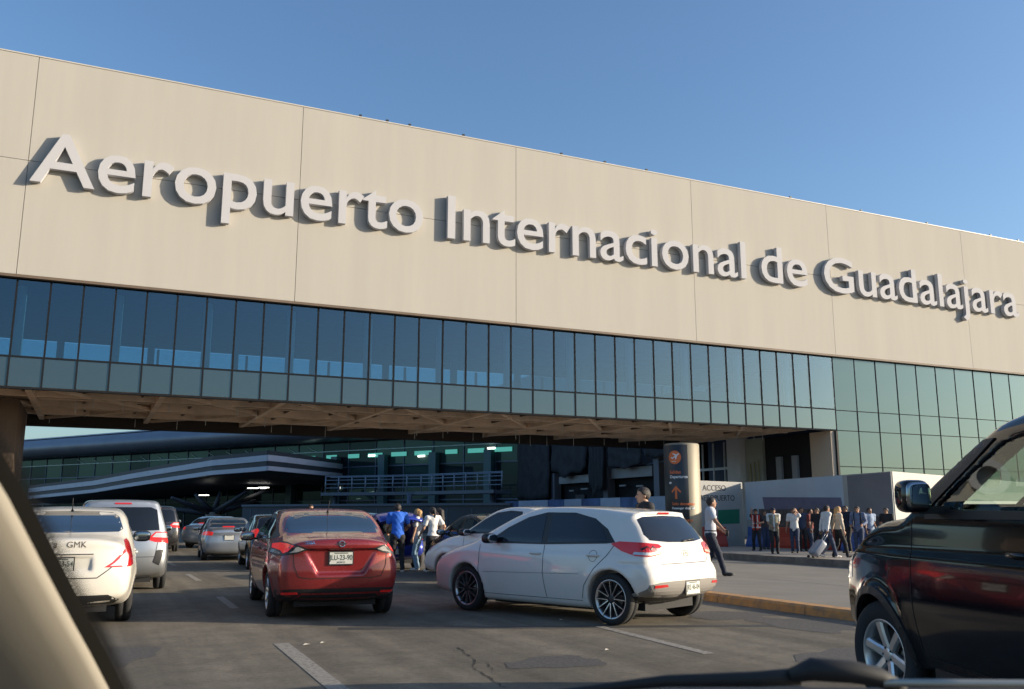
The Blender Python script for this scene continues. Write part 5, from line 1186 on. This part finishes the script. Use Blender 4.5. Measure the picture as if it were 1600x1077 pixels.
bag((7.15, 23.7, .66), (.14, .40, .44), m_bagd, 'dark upright travel bag in the open boot beside the beige bags')

# ---- traffic farther along the road
car(variant(van, paint=p_grey, scale=1.02, h=.05), 'people_carrier', 'dark grey people carrier with one bright brake light, ahead of the silver people carrier', 'car', (2.5, 40.5), HR)
car(variant(far_sedan, paint=paint('pale_blue_paint', (.25, .32, .42), .5, .35), h=.05, scale=.95), 'sedan_car', 'pale blue sedan turning far ahead, left of the silver sedan', 'car', (5.6, 44.0), HR+R(-35))
car(variant(far_hatch, paint=p_grey, scale=1.0), 'hatchback_car', 'dark grey hatchback glimpsed between the silver people carrier and the far traffic', 'car', (.55, 28.5), HR)
car(variant(far_hatch, paint=paint('navy_paint', (.01, .02, .06), .3, .3), scale=1.05), 'hatchback_car', 'navy hatchback parked beyond the two women, ahead of the blue car', 'car', (8.6, 31.5), HR-R(3))
car(variant(far_hatch, paint=p_black, scale=1.0), 'hatchback_car', 'black hatchback, added for its shadow, in the gap between the white pickup and the two women', 'car', (8.8, 20.3), HR)  # added to fill a gap in the road shade, partly in view
# ------------------------------------------------------------------ people
m_skin = mat('skin', (.30, .155, .095), .55, var=.08, vscale=8); m_skin2 = mat('skin_light', (.42, .24, .16), .55); m_hair = mat('dark_hair', (.018, .012, .010), .55, bump=.6, bscale=90)
m_blonde = mat('blonde_hair', (.42, .24, .09), .5, bump=.6, bscale=90); m_eye = mat('eye_dark', (.02, .012, .01), .2); m_lip = mat('lip', (.25, .09, .07), .5)
def cloth_mat(name, col, var=.15): return mat(name, col, .85, var=var, vscale=7, bump=.5, bscale=14)
def cone(P, a, b, ra, rb):
    a = np.array(a, float); b = np.array(b, float); ba = b-a; L2 = max(ba@ba, 1e-9); t = np.clip(((P-a)@ba)/L2, 0, 1)
    return np.sqrt(((P-a-t[...,None]*ba)**2).sum(-1))-(ra+(rb-ra)*t)
def elld(P, c, r, Rm=None):
    q = P-np.array(c, float)
    if Rm is not None: q = q@Rm
    r = np.array(r, float); k = np.sqrt(((q/r)**2).sum(-1)); return (k-1)*min(r)*(.6+.4*np.minimum(k, 1.5)) if False else k*(k-1)/np.maximum(np.sqrt(((q/r**2)**2).sum(-1)), 1e-9)
def mesh_sdf(mb, fn, lo, hi, h, m):
    n = [int((hi[i]-lo[i])/h)+2 for i in range(3)]
    g = np.stack(np.meshgrid(*[lo[i]+np.arange(n[i])*h for i in range(3)], indexing='ij'), -1); V = fn(g)
    if not ((V < 0).any()): return
    P, Q = surface_nets(V, lo, h); P = Field(V, lo, h).relax(P, 1); mb.add(P.tolist(), Q.tolist(), m, True)
def ik(a, b, l1, l2, pole):
    a = Vector(a); b = Vector(b); d = b-a; L = min(d.length, (l1+l2)*.999); dn = d.normalized(); b2 = a+dn*L
    x = (l1*l1-l2*l2+L*L)/(2*L); y = math.sqrt(max(l1*l1-x*x, 0)); p = Vector(pole); p = (p-dn*p.dot(dn)).normalized(); return a+dn*x+p*y, b2
def person(label, pos, face, Ht=1.70, z0=0.0, lean=0.0, feet=((-.10, 0), (.10, 0)), hands=((-.27, .03, .80), (.27, .03, .80)), pal=None, res=.014, female=False,
           headyaw=0.0, hair='short', sleeves='short', top=None, bottom=None, shoes=None, vest=None, cap=None, bend=0.0, group=None, grip=.6, shorts=False, skin=None, heel=(0, 0), nod=0.0, cat='person', belt=None, backp=False):
    """local frame: x right, y forward, z up; hands and feet are targets for a person 1.70 m tall"""
    s = Ht/1.70; sk = skin or m_skin
    T = thing('person', label, cat, (pos[0], pos[1], z0), face-HR, group)
    hipz = .90-bend; pel = Vector((0, 0, hipz)); up = Vector((0, math.sin(lean), math.cos(lean)))
    ch = pel+up*.36; nk = pel+up*.55; sh_y = nk+up*(-.035); hd = nk+up*.105+Vector((0, .03+.02*math.sin(lean), 0))+Vector((0, nod, -abs(nod)*.3))
    shw = .165 if female else .19
    SH = [sh_y+Vector((-shw, 0, -.015)), sh_y+Vector((shw, 0, -.015))]; HP = [pel+Vector((-.09, 0, -.03)), pel+Vector((.09, 0, -.03))]
    FT = [Vector((feet[i][0], feet[i][1], .075+heel[i])) for i in (0, 1)]; KN = []; AN = []; EL = []; WR = []
    for i in (0, 1): k, a = ik(HP[i], FT[i], .41, .40, (0, 1, 0)); KN.append(k); AN.append(a)
    for i in (0, 1): sd_ = -1 if i == 0 else 1; e, w = ik(SH[i], hands[i], .28, .25, (sd_*.35, -1, -.25)); EL.append(e); WR.append(w)
    tw = .8 if female else 1.0
    def torso(P, g=0.0):
        d = elld(P, ch+up*.03, (.150*tw+.01+g, .105+g, .19+g)); d = smin(d, elld(P, pel+up*.14, (.125*tw+.012+g, .100+g, .17+g)), .06); d = smin(d, elld(P, pel+up*.0, (.155+g, .112+g, .125+g)), .06)
        for i in (0, 1): d = smin(d, cone(P, ch+up*.13, SH[i], .075+g, .058+g), .05)
        if female: 
            for i in (-1, 1): d = smin(d, elld(P, ch+Vector((i*.065, .075, .0)), (.06+g, .055+g, .06+g)), .03)
        return d
    ca, sa = math.cos(headyaw), math.sin(headyaw); Rh = np.array([[ca, -sa, 0], [sa, ca, 0], [0, 0, 1.0]])
    def head(P, g=0.0):
        q = (P-np.array(hd))@Rh
        d = elld(q, (0, -.008, .035), (.075+g, .095+g, .092+g)); d = smin(d, elld(q, (0, .025, -.045), (.052+g, .062+g, .068+g)), .035)
        if g == 0:
            d = smin(d, cone(q, (0, .092, .02), (0, .108, -.012), .008, .013), .012)
            for i in (-1, 1): d = smin(d, elld(q, (i*.078, -.005, .005), (.012, .022, .032)), .008); d = smax(d, -elld(q, (i*.032, .098, .022), (.016, .012, .010)), .012)
            d = smin(d, elld(q, (0, .088, -.045), (.024, .012, .010)), .01)
        return d
    def arms(P, g=0.0, upto=1.0):
        d = np.full(P.shape[:-1], 9.0)
        for i in (0, 1):
            a, e, w = SH[i], EL[i], WR[i]
            if upto < 1: e2 = a.lerp(e, upto); d = np.minimum(d, cone(P, a, e2, .052+g, .045+g*1.3)); continue
            d = smin(d, cone(P, a, e, .050+g, .040+g), .02); d = smin(d, cone(P, e, w, .040+g, .026+g), .02)
        return d
    def legs(P, g=0.0, low=0.0):
        d = np.full(P.shape[:-1], 9.0)
        for i in (0, 1): d = smin(d, smin(cone(P, HP[i]+Vector((0, 0, -.02)), KN[i], .088+g, .056+g), cone(P, KN[i], AN[i]+Vector((0, 0, low)), .055+g, .038+g*1.4), .03), .025)
        return d
    def feetf(P, g=0.0):
        d = np.full(P.shape[:-1], 9.0)
        for i in (0, 1): f = AN[i]; hh = heel[i]; d = np.minimum(d, smin(elld(P, f+Vector((0, .005, -.03)), (.038+g, .05+g, .048+g)), elld(P, f+Vector((0, .105, -.043-hh*.6)), (.042+g, .085+g, .030+g)), .03))
        return d
    def body(P):
        d = torso(P); d = smin(d, cone(P, nk+up*-.03, hd+Vector((0, -.012, -.03)), .056, .050), .03); d = smin(d, head(P), .02)
        d = smin(d, arms(P), .03); d = smin(d, legs(P), .03); d = smin(d, feetf(P), .02); return d
    pts = [hd, pel]+KN+AN+EL+WR+SH
    lo = [min(p[i] for p in pts)-.15 for i in range(3)]; hi = [max(p[i] for p in pts)+.17 for i in range(3)]; lo[2] = -.01; hi[1] += .08
    B_ = MB(); mesh_sdf(B_, body, lo, hi, res, sk)
    # hands: palm, four bent fingers of unequal length and a thumb from the side
    hres = max(.0065, res*.45)
    for i in (0, 1):
        w = WR[i]; d0 = (w-EL[i]).normalized(); sd_ = 1 if i == 0 else -1
        nrm = Vector((sd_, 0, 0)); nrm = (nrm-d0*nrm.dot(d0)).normalized(); acr = d0.cross(nrm).normalized()
        if acr.y < 0: acr = -acr
        def hf(P):
            pc = w+d0*.045; d = cone(P, w-d0*.02, w+d0*.02, .026, .028)
            for t in (-.5, .5): d = smin(d, cone(P, w+d0*.015, w+d0*.085+acr*t*.045, .020, .014), .018)
            for j, (o_, L_) in enumerate(((.030, .068), (.010, .078), (-.011, .072), (-.030, .055))):
                b0 = w+d0*.082+acr*o_; c1 = b0+(d0*math.cos(grip*.6)+nrm*math.sin(grip*.6))*L_*.45; c2 = c1+(d0*math.cos(grip*1.6)+nrm*math.sin(grip*1.6))*L_*.55; d = np.minimum(d, smin(cone(P, b0, c1, .0095, .009), cone(P, c1, c2, .009, .0075), .004))
            t0 = w+d0*.03+acr*.026; t1 = t0+(d0*.7+acr*.6+nrm*.35).normalized()*.035; t2 = t1+(d0*.85+acr*.1+nrm*.4).normalized()*.03; d = smin(d, smin(cone(P, t0, t1, .013, .010), cone(P, t1, t2, .010, .008), .004), .008)
            return d
        c = w+d0*.07; mesh_sdf(B_, hf, [c[k]-.12 for k in range(3)], [c[k]+.12 for k in range(3)], hres, sk)
    for i in (-1, 1):
        e = np.array(hd)+Rh@np.array((i*.032, .088, .022)); ell(B_, e, (.013, .007, .006), m_eye, 6)
    e = np.array(hd)+Rh@np.array((0, .098, -.046)); ell(B_, e, (.020, .005, .005), m_lip, 6)
    o = B_.build('body', T); o.scale = (s, s, s)
    def part(name, fn, lo_, hi_, m, r=None, mods=0.0):
        q = MB(); mesh_sdf(q, fn, lo_, hi_, r or res, m)
        if q.f: ob = q.build(name, T); ob.scale = (s, s, s); return ob
    # top
    hem = hipz-.10 if not female else hipz+.03; ht_ = hem
    slv = .62 if sleeves == 'short' else 1.0
    def topf(P, g=.016, z=ht_, sl=slv):
        d = torso(P, g)
        a = arms(P, g+.002, sl); d = smin(d, a, .03); fold = .004*np.sin(P[...,2]*38+P[...,0]*25)*np.cos(P[...,0]*30+P[...,1]*22)
        d = d+fold
        d = np.maximum(d, z-P[...,2]); d = np.maximum(d, -(cone(P, nk+up*-.02, nk+up*.2, .062, .062)))
        if sleeves == 'long':
            for i in (0, 1): pass
        return np.maximum(d, (P-np.array(nk+up*.0))@np.array(up)-.035)
    part('shirt' if not female else 'top', topf, lo, hi, top)
    if vest:
        def vf(P): d = torso(P, .032); d = np.maximum(d, hem+.02-P[...,2]); d = np.maximum(d, (P-np.array(nk))@np.array(up)+.01); d = np.maximum(d, np.abs(P[...,0])-.19); return np.maximum(d, -(np.maximum(np.abs(P[...,0])-.03, -P[...,1])))
        vo = part('vest', vf, lo, hi, vest[0])
        if len(vest) > 1:
            for z_ in (hem+.14, hem+.30): part('reflective_band', lambda P: np.maximum(np.maximum(torso(P, .038), np.abs(P[...,2]-z_)-.024), -(np.maximum(np.abs(P[...,0])-.03, -P[...,1]))), lo, hi, vest[1])
            for sx_ in (-.10, .10): part('reflective_band', lambda P: np.maximum(np.maximum(np.maximum(torso(P, .038), np.abs(P[...,0]-sx_)-.022), hem+.1-P[...,2]), (P-np.array(nk))@np.array(up)+.02), lo, hi, vest[1])
    cut = .50 if shorts else 0
    def bot(P):
        d = smin(legs(P, .013, .0), elld(P, pel+up*.0, (.168, .124, .13)), .05)
        d = d+.0035*np.sin(P[...,2]*45+P[...,0]*30); d = np.maximum(d, (P-np.array(pel))@np.array(up)-.085)
        return d
    part('trousers', bot, lo, [hi[0], hi[1], hipz+.2], bottom)
    if belt: part('belt', lambda P: np.maximum(torso(P, .02), np.abs((P-np.array(pel))@np.array(up)-.07)-.016), lo, [hi[0], hi[1], hipz+.2], belt)
    if shoes: 
        for i in (0, 1):
            def shf(P):
                f = AN[i]; hh = heel[i]; d = smin(elld(P, f+Vector((0, .005, -.03)), (.047, .059, .057)), elld(P, f+Vector((0, .105, -.043-hh*.6)), (.051, .094, .039)), .03); return np.maximum(d, P[...,2]-.11-max(heel))
            a_ = AN[i]; part('shoe', shf, [a_.x-.1, a_.y-.12, -.01], [a_.x+.1, a_.y+.26, .27], shoes)
    hm = m_blonde if hair == 'blonde' else m_hair
    hlo = [hd[i]-.14 for i in range(3)]; hhi = [hd[i]+.16 for i in range(3)]
    def hf2(P):
        q = (P-np.array(hd))@Rh; d = head(P, .014)+.003*np.sin(q[...,0]*90)*np.sin(q[...,2]*70)
        face_ = np.maximum(-(q[...,1]-.035-.35*(q[...,2]-.05)), q[...,2]-.072); d = np.maximum(d, -np.minimum(face_*-1, 9)*-1 if False else -(-face_)*0+d)
        keep = np.maximum(.005-q[...,2]+1.05*q[...,1], -.07-q[...,2] if hair == 'short' else -9)
        keep = np.maximum(keep, np.where(q[...,1] > .045, .075-q[...,2], -9))
        return np.maximum(d, keep)
    if hair != 'none' : part('hair', hf2, hlo, hhi, hm, r=min(res, .012))
    if hair in ('long', 'blonde', 'pony'):
        def hl(P):
            q = (P-np.array(hd))@Rh
            if hair == 'pony': d = np.minimum(cone(q, (0, -.10, .05), (0, -.14, -.05), .028, .03), cone(q, (0, -.14, -.05), (0, -.115, -.27), .03, .012))
            else: d = smin(cone(q, (0, -.06, .03), (0, -.10, -.20), .085, .055), cone(q, (0, -.09, -.1), (0, -.12, -.30), .06, .03), .03)
            return d+.004*np.sin(q[...,0]*110)
        part('hair_length', hl, [hd[i]-(.22, .26, .42)[i] for i in range(3)], [hd[i]+(.22, .22, .16)[i] for i in range(3)], hm, r=min(res, .012))
    if cap:
        def cf(P):
            q = (P-np.array(hd))@Rh; d = np.maximum(elld(q, (0, -.005, .045), (.092, .112, .100)), .045-q[...,2]); return smin(d, np.maximum(elld(q, (0, .105, .055), (.075, .085, .012)), -q[...,1]), .008)
        part('cap', cf, hlo, [hd[0]+.16, hd[1]+.22, hd[2]+.17], cap)
    if backp:
        part('backpack', lambda P: elld(P, ch+Vector((0, -.20, -.02)), (.15, .09, .22)), [ch[0]-.2, ch[1]-.34, ch[2]-.28], [ch[0]+.2, ch[1]-.05, ch[2]+.26], backp)
        for sx_ in (-.11, .11): part('strap', lambda P: np.maximum(np.maximum(torso(P, .024), np.abs(P[...,0]-sx_)-.022), hipz+.15-P[...,2]), lo, hi, backp)
    T['_w'] = 0; del T['_w']
    return T, dict(WR=[w*s for w in WR], EL=[e*s for e in EL], hd=hd*s, s=s)
def place_in(T, v):
    c, s_ = math.cos(T.rotation_euler.z), math.sin(T.rotation_euler.z); return Vector((T.location.x+v.x*c-v.y*s_, T.location.y+v.x*s_+v.y*c, T.location.z+v.z))
t_white = cloth_mat('white_cotton', (.62, .61, .60)); t_blue = cloth_mat('blue_cotton', (.02, .12, .55)); t_black = cloth_mat('black_cloth', (.014, .014, .017)); t_navy = cloth_mat('navy_cloth', (.012, .017, .035))
t_jean = cloth_mat('light_denim', (.24, .36, .46)); t_grey = cloth_mat('pale_grey_shirt', (.42, .44, .50)); t_cream = cloth_mat('cream_knit', (.52, .46, .36)); t_shoe = mat('shoe_black', (.012, .012, .012), .5); t_shoew = mat('shoe_white', (.6, .55, .5), .6)
t_khaki = cloth_mat('grey_green_vest', (.20, .19, .14)); t_redv = cloth_mat('red_vest', (.45, .03, .02)); t_refl = mat('silver_tape', (.55, .55, .5), .4); t_dj = cloth_mat('dark_denim', (.03, .045, .09)); t_pink = cloth_mat('cardigan_cream', (.50, .42, .33))
HRz = R(90)
# the man striding past the pylon
Pm, im = person('man in pale grey shirt and dark trousers striding across the side road', (13.3, 17.5), R(-38), 1.83, z0=.045, lean=.03, feet=((-.08, -.24), (.07, .26)), heel=(.08, .01), bend=.02,
  hands=((-.25, .20, .98), (.40, .28, .98)), top=t_grey, bottom=t_navy, shoes=t_shoe, res=.011, headyaw=.25, belt=t_black, grip=1.1)
w = place_in(Pm, im['WR'][1]+(im['WR'][1]-im['EL'][1]).normalized()*.11)
q = MB(); q.box((0, 0, 0), (.012, .075, .15), m_black, rz=.3); q.box((.0072, 0, 0), (.0012, .068, .138), m_glassd, rz=.3); o = q.build('mobile_phone', loc=w, bevel=.003); tag(o, 'dark mobile phone held in the right hand of the striding man', 'phone')
w = place_in(Pm, im['WR'][0]+(im['WR'][0]-im['EL'][0]).normalized()*.10)
q = MB(); q.box((0, 0, 0), (.22, .30, .012), mat('clipboard_pink', (.35, .16, .18), .6), rot=Matrix.Rotation(.7, 3, 'Y') @ Matrix.Rotation(.5, 3, 'X')); o = q.build('folder', loc=w, bevel=.003); tag(o, 'dull pink folder held low in the left hand of the striding man', 'folder')
# at the blue car
person('man in bright blue T shirt, back to us, at the open boot', (7.28, 22.55), R(80), 1.74, lean=.16, feet=((-.13, 0), (.13, -.03)), hands=((-.22, .33, .98), (.26, .34, 1.05)), top=t_blue, bottom=t_black, shoes=t_shoew, res=.013)
person('woman in white T shirt and black jeans with ponytail, beside the blue car', (8.12, 22.25), R(100), 1.64, female=True, hair='pony', feet=((-.12, .03), (.11, -.02)), hands=((-.27, .22, .95), (.30, .0, .98)), top=t_white, bottom=t_black, shoes=t_shoew, res=.013, skin=m_skin2, grip=1.0)
person('woman in pale blue jeans mostly hidden behind the woman in the white T shirt', (8.5, 22.75), R(140), 1.62, female=True, hair='long', feet=((-.10, 0), (.10, .05)), hands=((-.26, .10, .85), (.25, .2, .95)), top=cloth_mat('dusky_top', (.05, .04, .04)), bottom=t_jean, shoes=t_shoe, res=.015, skin=m_skin2)
person('woman with light brown hair between the blue shirted man and the white shirted woman', (7.98, 23.0), R(150), 1.60, female=True, hair='blonde', hands=((-.26, .10, .85), (.25, .1, .85)), top=t_white, bottom=t_jean, shoes=t_shoew, res=.016, skin=m_skin2)
person('dark haired person in a black top standing beyond the roof of the white hatchback', (8.15, 12.4), R(165), 1.88, hair='short', hands=((-.26, .1, .85), (.26, .1, .85)), top=t_black, bottom=t_dj, shoes=t_shoe, res=.014, skin=m_skin2)
person('person in dark clothes far ahead, only the head showing above the red sedan roof', (6.1, 27.5), R(-80), 1.76, hair='short', top=t_black, bottom=t_black, shoes=t_shoe, res=.018)
# along the right pavement
def gpp(px, py): p = gp(px, py, .15); return (p.x, p.y)
def at_s(px, X):           # a spot on the pavement seen in that direction, at world X
    r = ray(px, 806); return (X, X*r.y/r.x)
person('man in red vest with silver bands, hand raised to his face', at_s(1181, 23.6), R(-150), 1.60, z0=PZ, hands=((-.22, .2, 1.12), (.12, .18, 1.52)), feet=((-.15, 0), (.15, 0)), top=t_black, bottom=t_black, shoes=t_shoe, vest=(t_redv, t_refl), res=.014, cap=t_black)
person('man in dark cap and grey green waistcoat, waiting on the pavement edge', at_s(1208, 22.4), R(-120), 1.62, z0=PZ, hands=((-.10, .20, 1.0), (.12, .20, 1.0)), top=t_white, bottom=t_black, shoes=t_shoe, vest=(t_khaki,), cap=t_navy, res=.014)
person('man in white shirt with one arm up to his ear, between red barriers', at_s(1240, 23.4), R(-140), 1.62, z0=PZ, hands=((-.10, .14, 1.50), (.30, .06, .84)), top=t_white, bottom=t_dj, shoes=t_shoe, res=.014)
person('man in black standing in front of the mural, left of the couple', at_s(1277, 23.6), R(-160), 1.62, z0=PZ, hands=((-.24, .12, .86), (.24, .12, .86)), top=t_black, bottom=t_black, shoes=t_shoe, res=.016)
Pa, ia = person('man in a white shirt and jeans walking away right, pulling a grey suitcase', at_s(1290, 21.9), R(-15), 1.70, z0=PZ, lean=.04, feet=((-.08, -.24), (.08, .24)), heel=(.06, 0), bend=.02, hands=((-.24, -.10, .80), (.24, -.12, .82)), top=t_white, bottom=t_dj, shoes=t_shoew, sleeves='long', res=.013)
Pb, ib = person('woman with long blonde hair and cream cardigan pulling a dark suitcase', at_s(1309, 22.3), R(-20), 1.66, z0=PZ, female=True, hair='blonde', feet=((-.07, -.2), (.07, .22)), bend=.02, hands=((-.22, -.16, .82), (.24, .08, .80)), top=t_pink, bottom=t_black, shoes=t_shoe, sleeves='long', res=.013, skin=m_skin2)
person('man in blue grey jacket with dark backpack, right of the couple', at_s(1340, 24.0), R(-150), 1.66, z0=PZ, hands=((-.2, .18, 1.05), (.2, .18, 1.05)), top=cloth_mat('blue_grey_jacket', (.12, .15, .24)), bottom=t_dj, shoes=t_shoe, backp=t_black, sleeves='long', res=.015)
person('small dark figure far right on the pavement, just left of the pickup mirror', at_s(1385, 25.6), R(-160), 1.62, z0=PZ, top=t_black, bottom=t_black, shoes=t_shoe, res=.02)
person('man in dark clothes half hidden behind the man on the phone', at_s(1252, 25.0), R(-120), 1.66, z0=PZ, top=t_dj, bottom=t_black, shoes=t_shoe, res=.018)
person('woman in dusky top with long dark hair between the cap man and the vest man', at_s(1194, 24.9), R(-100), 1.55, z0=PZ, female=True, hair='long', top=cloth_mat('dusky_top', (.05, .04, .04)), bottom=t_dj, shoes=t_shoe, res=.018)
person('man in a dull red shirt standing just left of the man in black', at_s(1265, 24.6), R(-60), 1.60, z0=PZ, top=cloth_mat('dull_red_shirt', (.16, .03, .03)), bottom=t_dj, shoes=t_shoe, hands=((-.2, .2, 1.0), (.24, .1, .85)), res=.018)
person('person in a dark coat behind the blonde woman, near the grey mural panel', at_s(1322, 25.2), R(-170), 1.70, z0=PZ, top=t_navy, bottom=t_black, shoes=t_shoe, sleeves='long', res=.018)
person('man in a pale blue shirt at the edge of the crowd, beside the pickup bonnet', at_s(1358, 24.9), R(-100), 1.62, z0=PZ, top=cloth_mat('pale_blue_shirt', (.25, .32, .45)), bottom=t_dj, shoes=t_shoe, hands=((-.1, .2, 1.0), (.24, .1, .85)), res=.018)
def suitcase(T0, info, hand, m, label):
    g_ = place_in(T0, info['WR'][hand]+Vector((0, 0, -.07))); f = T0.rotation_euler.z+HR
    fx = Vector((math.cos(f), math.sin(f), 0)); base = g_-fx*.62; base.z = PZ
    T = thing('suitcase', label, 'suitcase', base, f); tilt = math.atan2(.55, .60)
    Rm = Matrix.Rotation(tilt, 3, 'Y')
    q = MB(); c = Rm @ Vector((0.0, 0, .36)); ell(q, (c.x, c.y, c.z+.04), (.13, .21, .29), m, 12, rot=Rm, p=5); q.build('shell', T)
    q = MB(); top = Vector((.62, 0, g_.z-PZ))
    for s in (-1, 1): a = Rm @ Vector((0, s*.09, .6)); q.tube([(a.x, a.y, a.z+.04), (top.x, s*.07, top.z)], .01, m_chrome, 6)
    q.tube([(top.x, -.08, top.z), (top.x, .08, top.z)], .016, m_black, 6); q.build('handle', T)
    for s in (-1, 1): q = MB(); q.lathe([(.001, -.015), (.045, -.015), (.045, .015), (.001, .015)], m_black, 14, 'Y', c=(0, s*.16, .045)); q.build('caster', T)
suitcase(Pa, ia, 1, mat('grey_shell', (.22, .23, .27), .4, coat=.3), 'grey hard suitcase pulled by the man in the white shirt')
suitcase(Pb, ib, 0, mat('slate_shell', (.10, .11, .16), .4, coat=.3), 'dark slate suitcase pulled by the woman in the cream cardigan')
# ------------------------------------------------------------------ the car the picture is taken from: pillar, seal and wiper
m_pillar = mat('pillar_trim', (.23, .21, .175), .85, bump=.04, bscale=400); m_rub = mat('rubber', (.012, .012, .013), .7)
OC = thing('camera_car', 'beige windscreen pillar at left and black wiper along the bottom, nearest of all', 'car', (0, 0, 0))
def dq(x, y, d): return dp(x, y, d)
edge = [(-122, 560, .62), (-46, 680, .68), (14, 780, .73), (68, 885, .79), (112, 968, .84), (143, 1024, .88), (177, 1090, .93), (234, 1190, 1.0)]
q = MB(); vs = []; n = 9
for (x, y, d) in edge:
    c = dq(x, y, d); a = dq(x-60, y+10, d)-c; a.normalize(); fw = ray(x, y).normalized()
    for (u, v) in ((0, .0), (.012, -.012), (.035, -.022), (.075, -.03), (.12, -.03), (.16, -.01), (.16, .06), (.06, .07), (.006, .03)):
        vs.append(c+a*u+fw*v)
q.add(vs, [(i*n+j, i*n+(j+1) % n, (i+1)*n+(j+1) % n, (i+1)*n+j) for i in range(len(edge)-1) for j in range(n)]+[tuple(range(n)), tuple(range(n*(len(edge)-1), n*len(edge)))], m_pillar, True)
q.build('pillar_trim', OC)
q = MB(); vs = []
for (x, y, d) in edge:
    c = dq(x+2, y, d+.06); r = dq(x+60, y-6, d+.06)-c; r.normalize(); fw = ray(x, y).normalized()
    for (u, v) in ((-.03, 0), (.016, 0), (.016, .006), (-.03, .006)): vs.append(c+r*u+fw*v)
q.add(vs, [(i*4+j, i*4+(j+1) % 4, (i+1)*4+(j+1) % 4, (i+1)*4+j) for i in range(len(edge)-1) for j in range(4)], m_rub); q.build('windscreen_seal', OC)
q = MB()                                      # dotted ceramic edge of the windscreen
for i in range(len(edge)-1):
    for k in range(26):
        t = k/26; x = edge[i][0]*(1-t)+edge[i+1][0]*t; y = edge[i][1]*(1-t)+edge[i+1][1]*t; d = edge[i][2]*(1-t)+edge[i+1][2]*t+.06
        for j in range(6):
            c = dq(x+2, y, d); r = (dq(x+60, y-6, d)-c).normalized(); p = c+r*(.0175+.0033*j+.0012*(k % 2)); s_ = .0013-.00022*j
            upv = Vector((0, 0, 1)); q.add([p-r*s_-upv*s_, p+r*s_-upv*s_, p+r*s_+upv*s_, p-r*s_+upv*s_], [(0, 1, 2, 3)], m_rub)
o = q.build('windscreen_dots', OC); o['kind'] = 'stuff'
q = MB(); q.tube([dq(x, y, d) for x, y, d in ((800, 1092, 1.12), (940, 1075, 1.10), (1040, 1064, 1.08), (1180, 1061, 1.06), (1250, 1057, 1.05))], [.004, .005, .007, .009, .010], m_rub, 10); q.build('wiper_blade', OC)
q = MB(); q.tube([dq(x, y, d) for x, y, d in ((1235, 1056, 1.05), (1268, 1046, 1.045), (1330, 1050, 1.04), (1372, 1058, 1.04), (1410, 1076, 1.04))], [.010, .0165, .016, .014, .010], m_rub, 12, sq=.8); q.build('wiper_pivot', OC)
q = MB(); q.tube([dq(x, y, d) for x, y, d in ((1380, 1067, 1.03), (1500, 1068, 1.02), (1620, 1069, 1.01), (1750, 1070, 1.0))], .0045, mat('satin_strip', (.45, .42, .36), .4, metal=.6), 8); q.build('trim_strip', OC)
q = MB(); vs = [dq(860, 1085, 1.15), dq(1120, 1074, 1.12), dq(1420, 1075, 1.1), dq(1800, 1075, 1.1), dq(1800, 1200, .95), dq(860, 1200, .95)]
q.add(vs+[v-Vector((0, 0, .02)) for v in vs], [(0, 1, 2, 3, 4, 5), (11, 10, 9, 8, 7, 6)]+[(i, i+6, (i+1) % 6+6, (i+1) % 6) for i in range(6)], mat('cowl_plastic', (.035, .035, .038), .55)); q.build('cowl', OC)
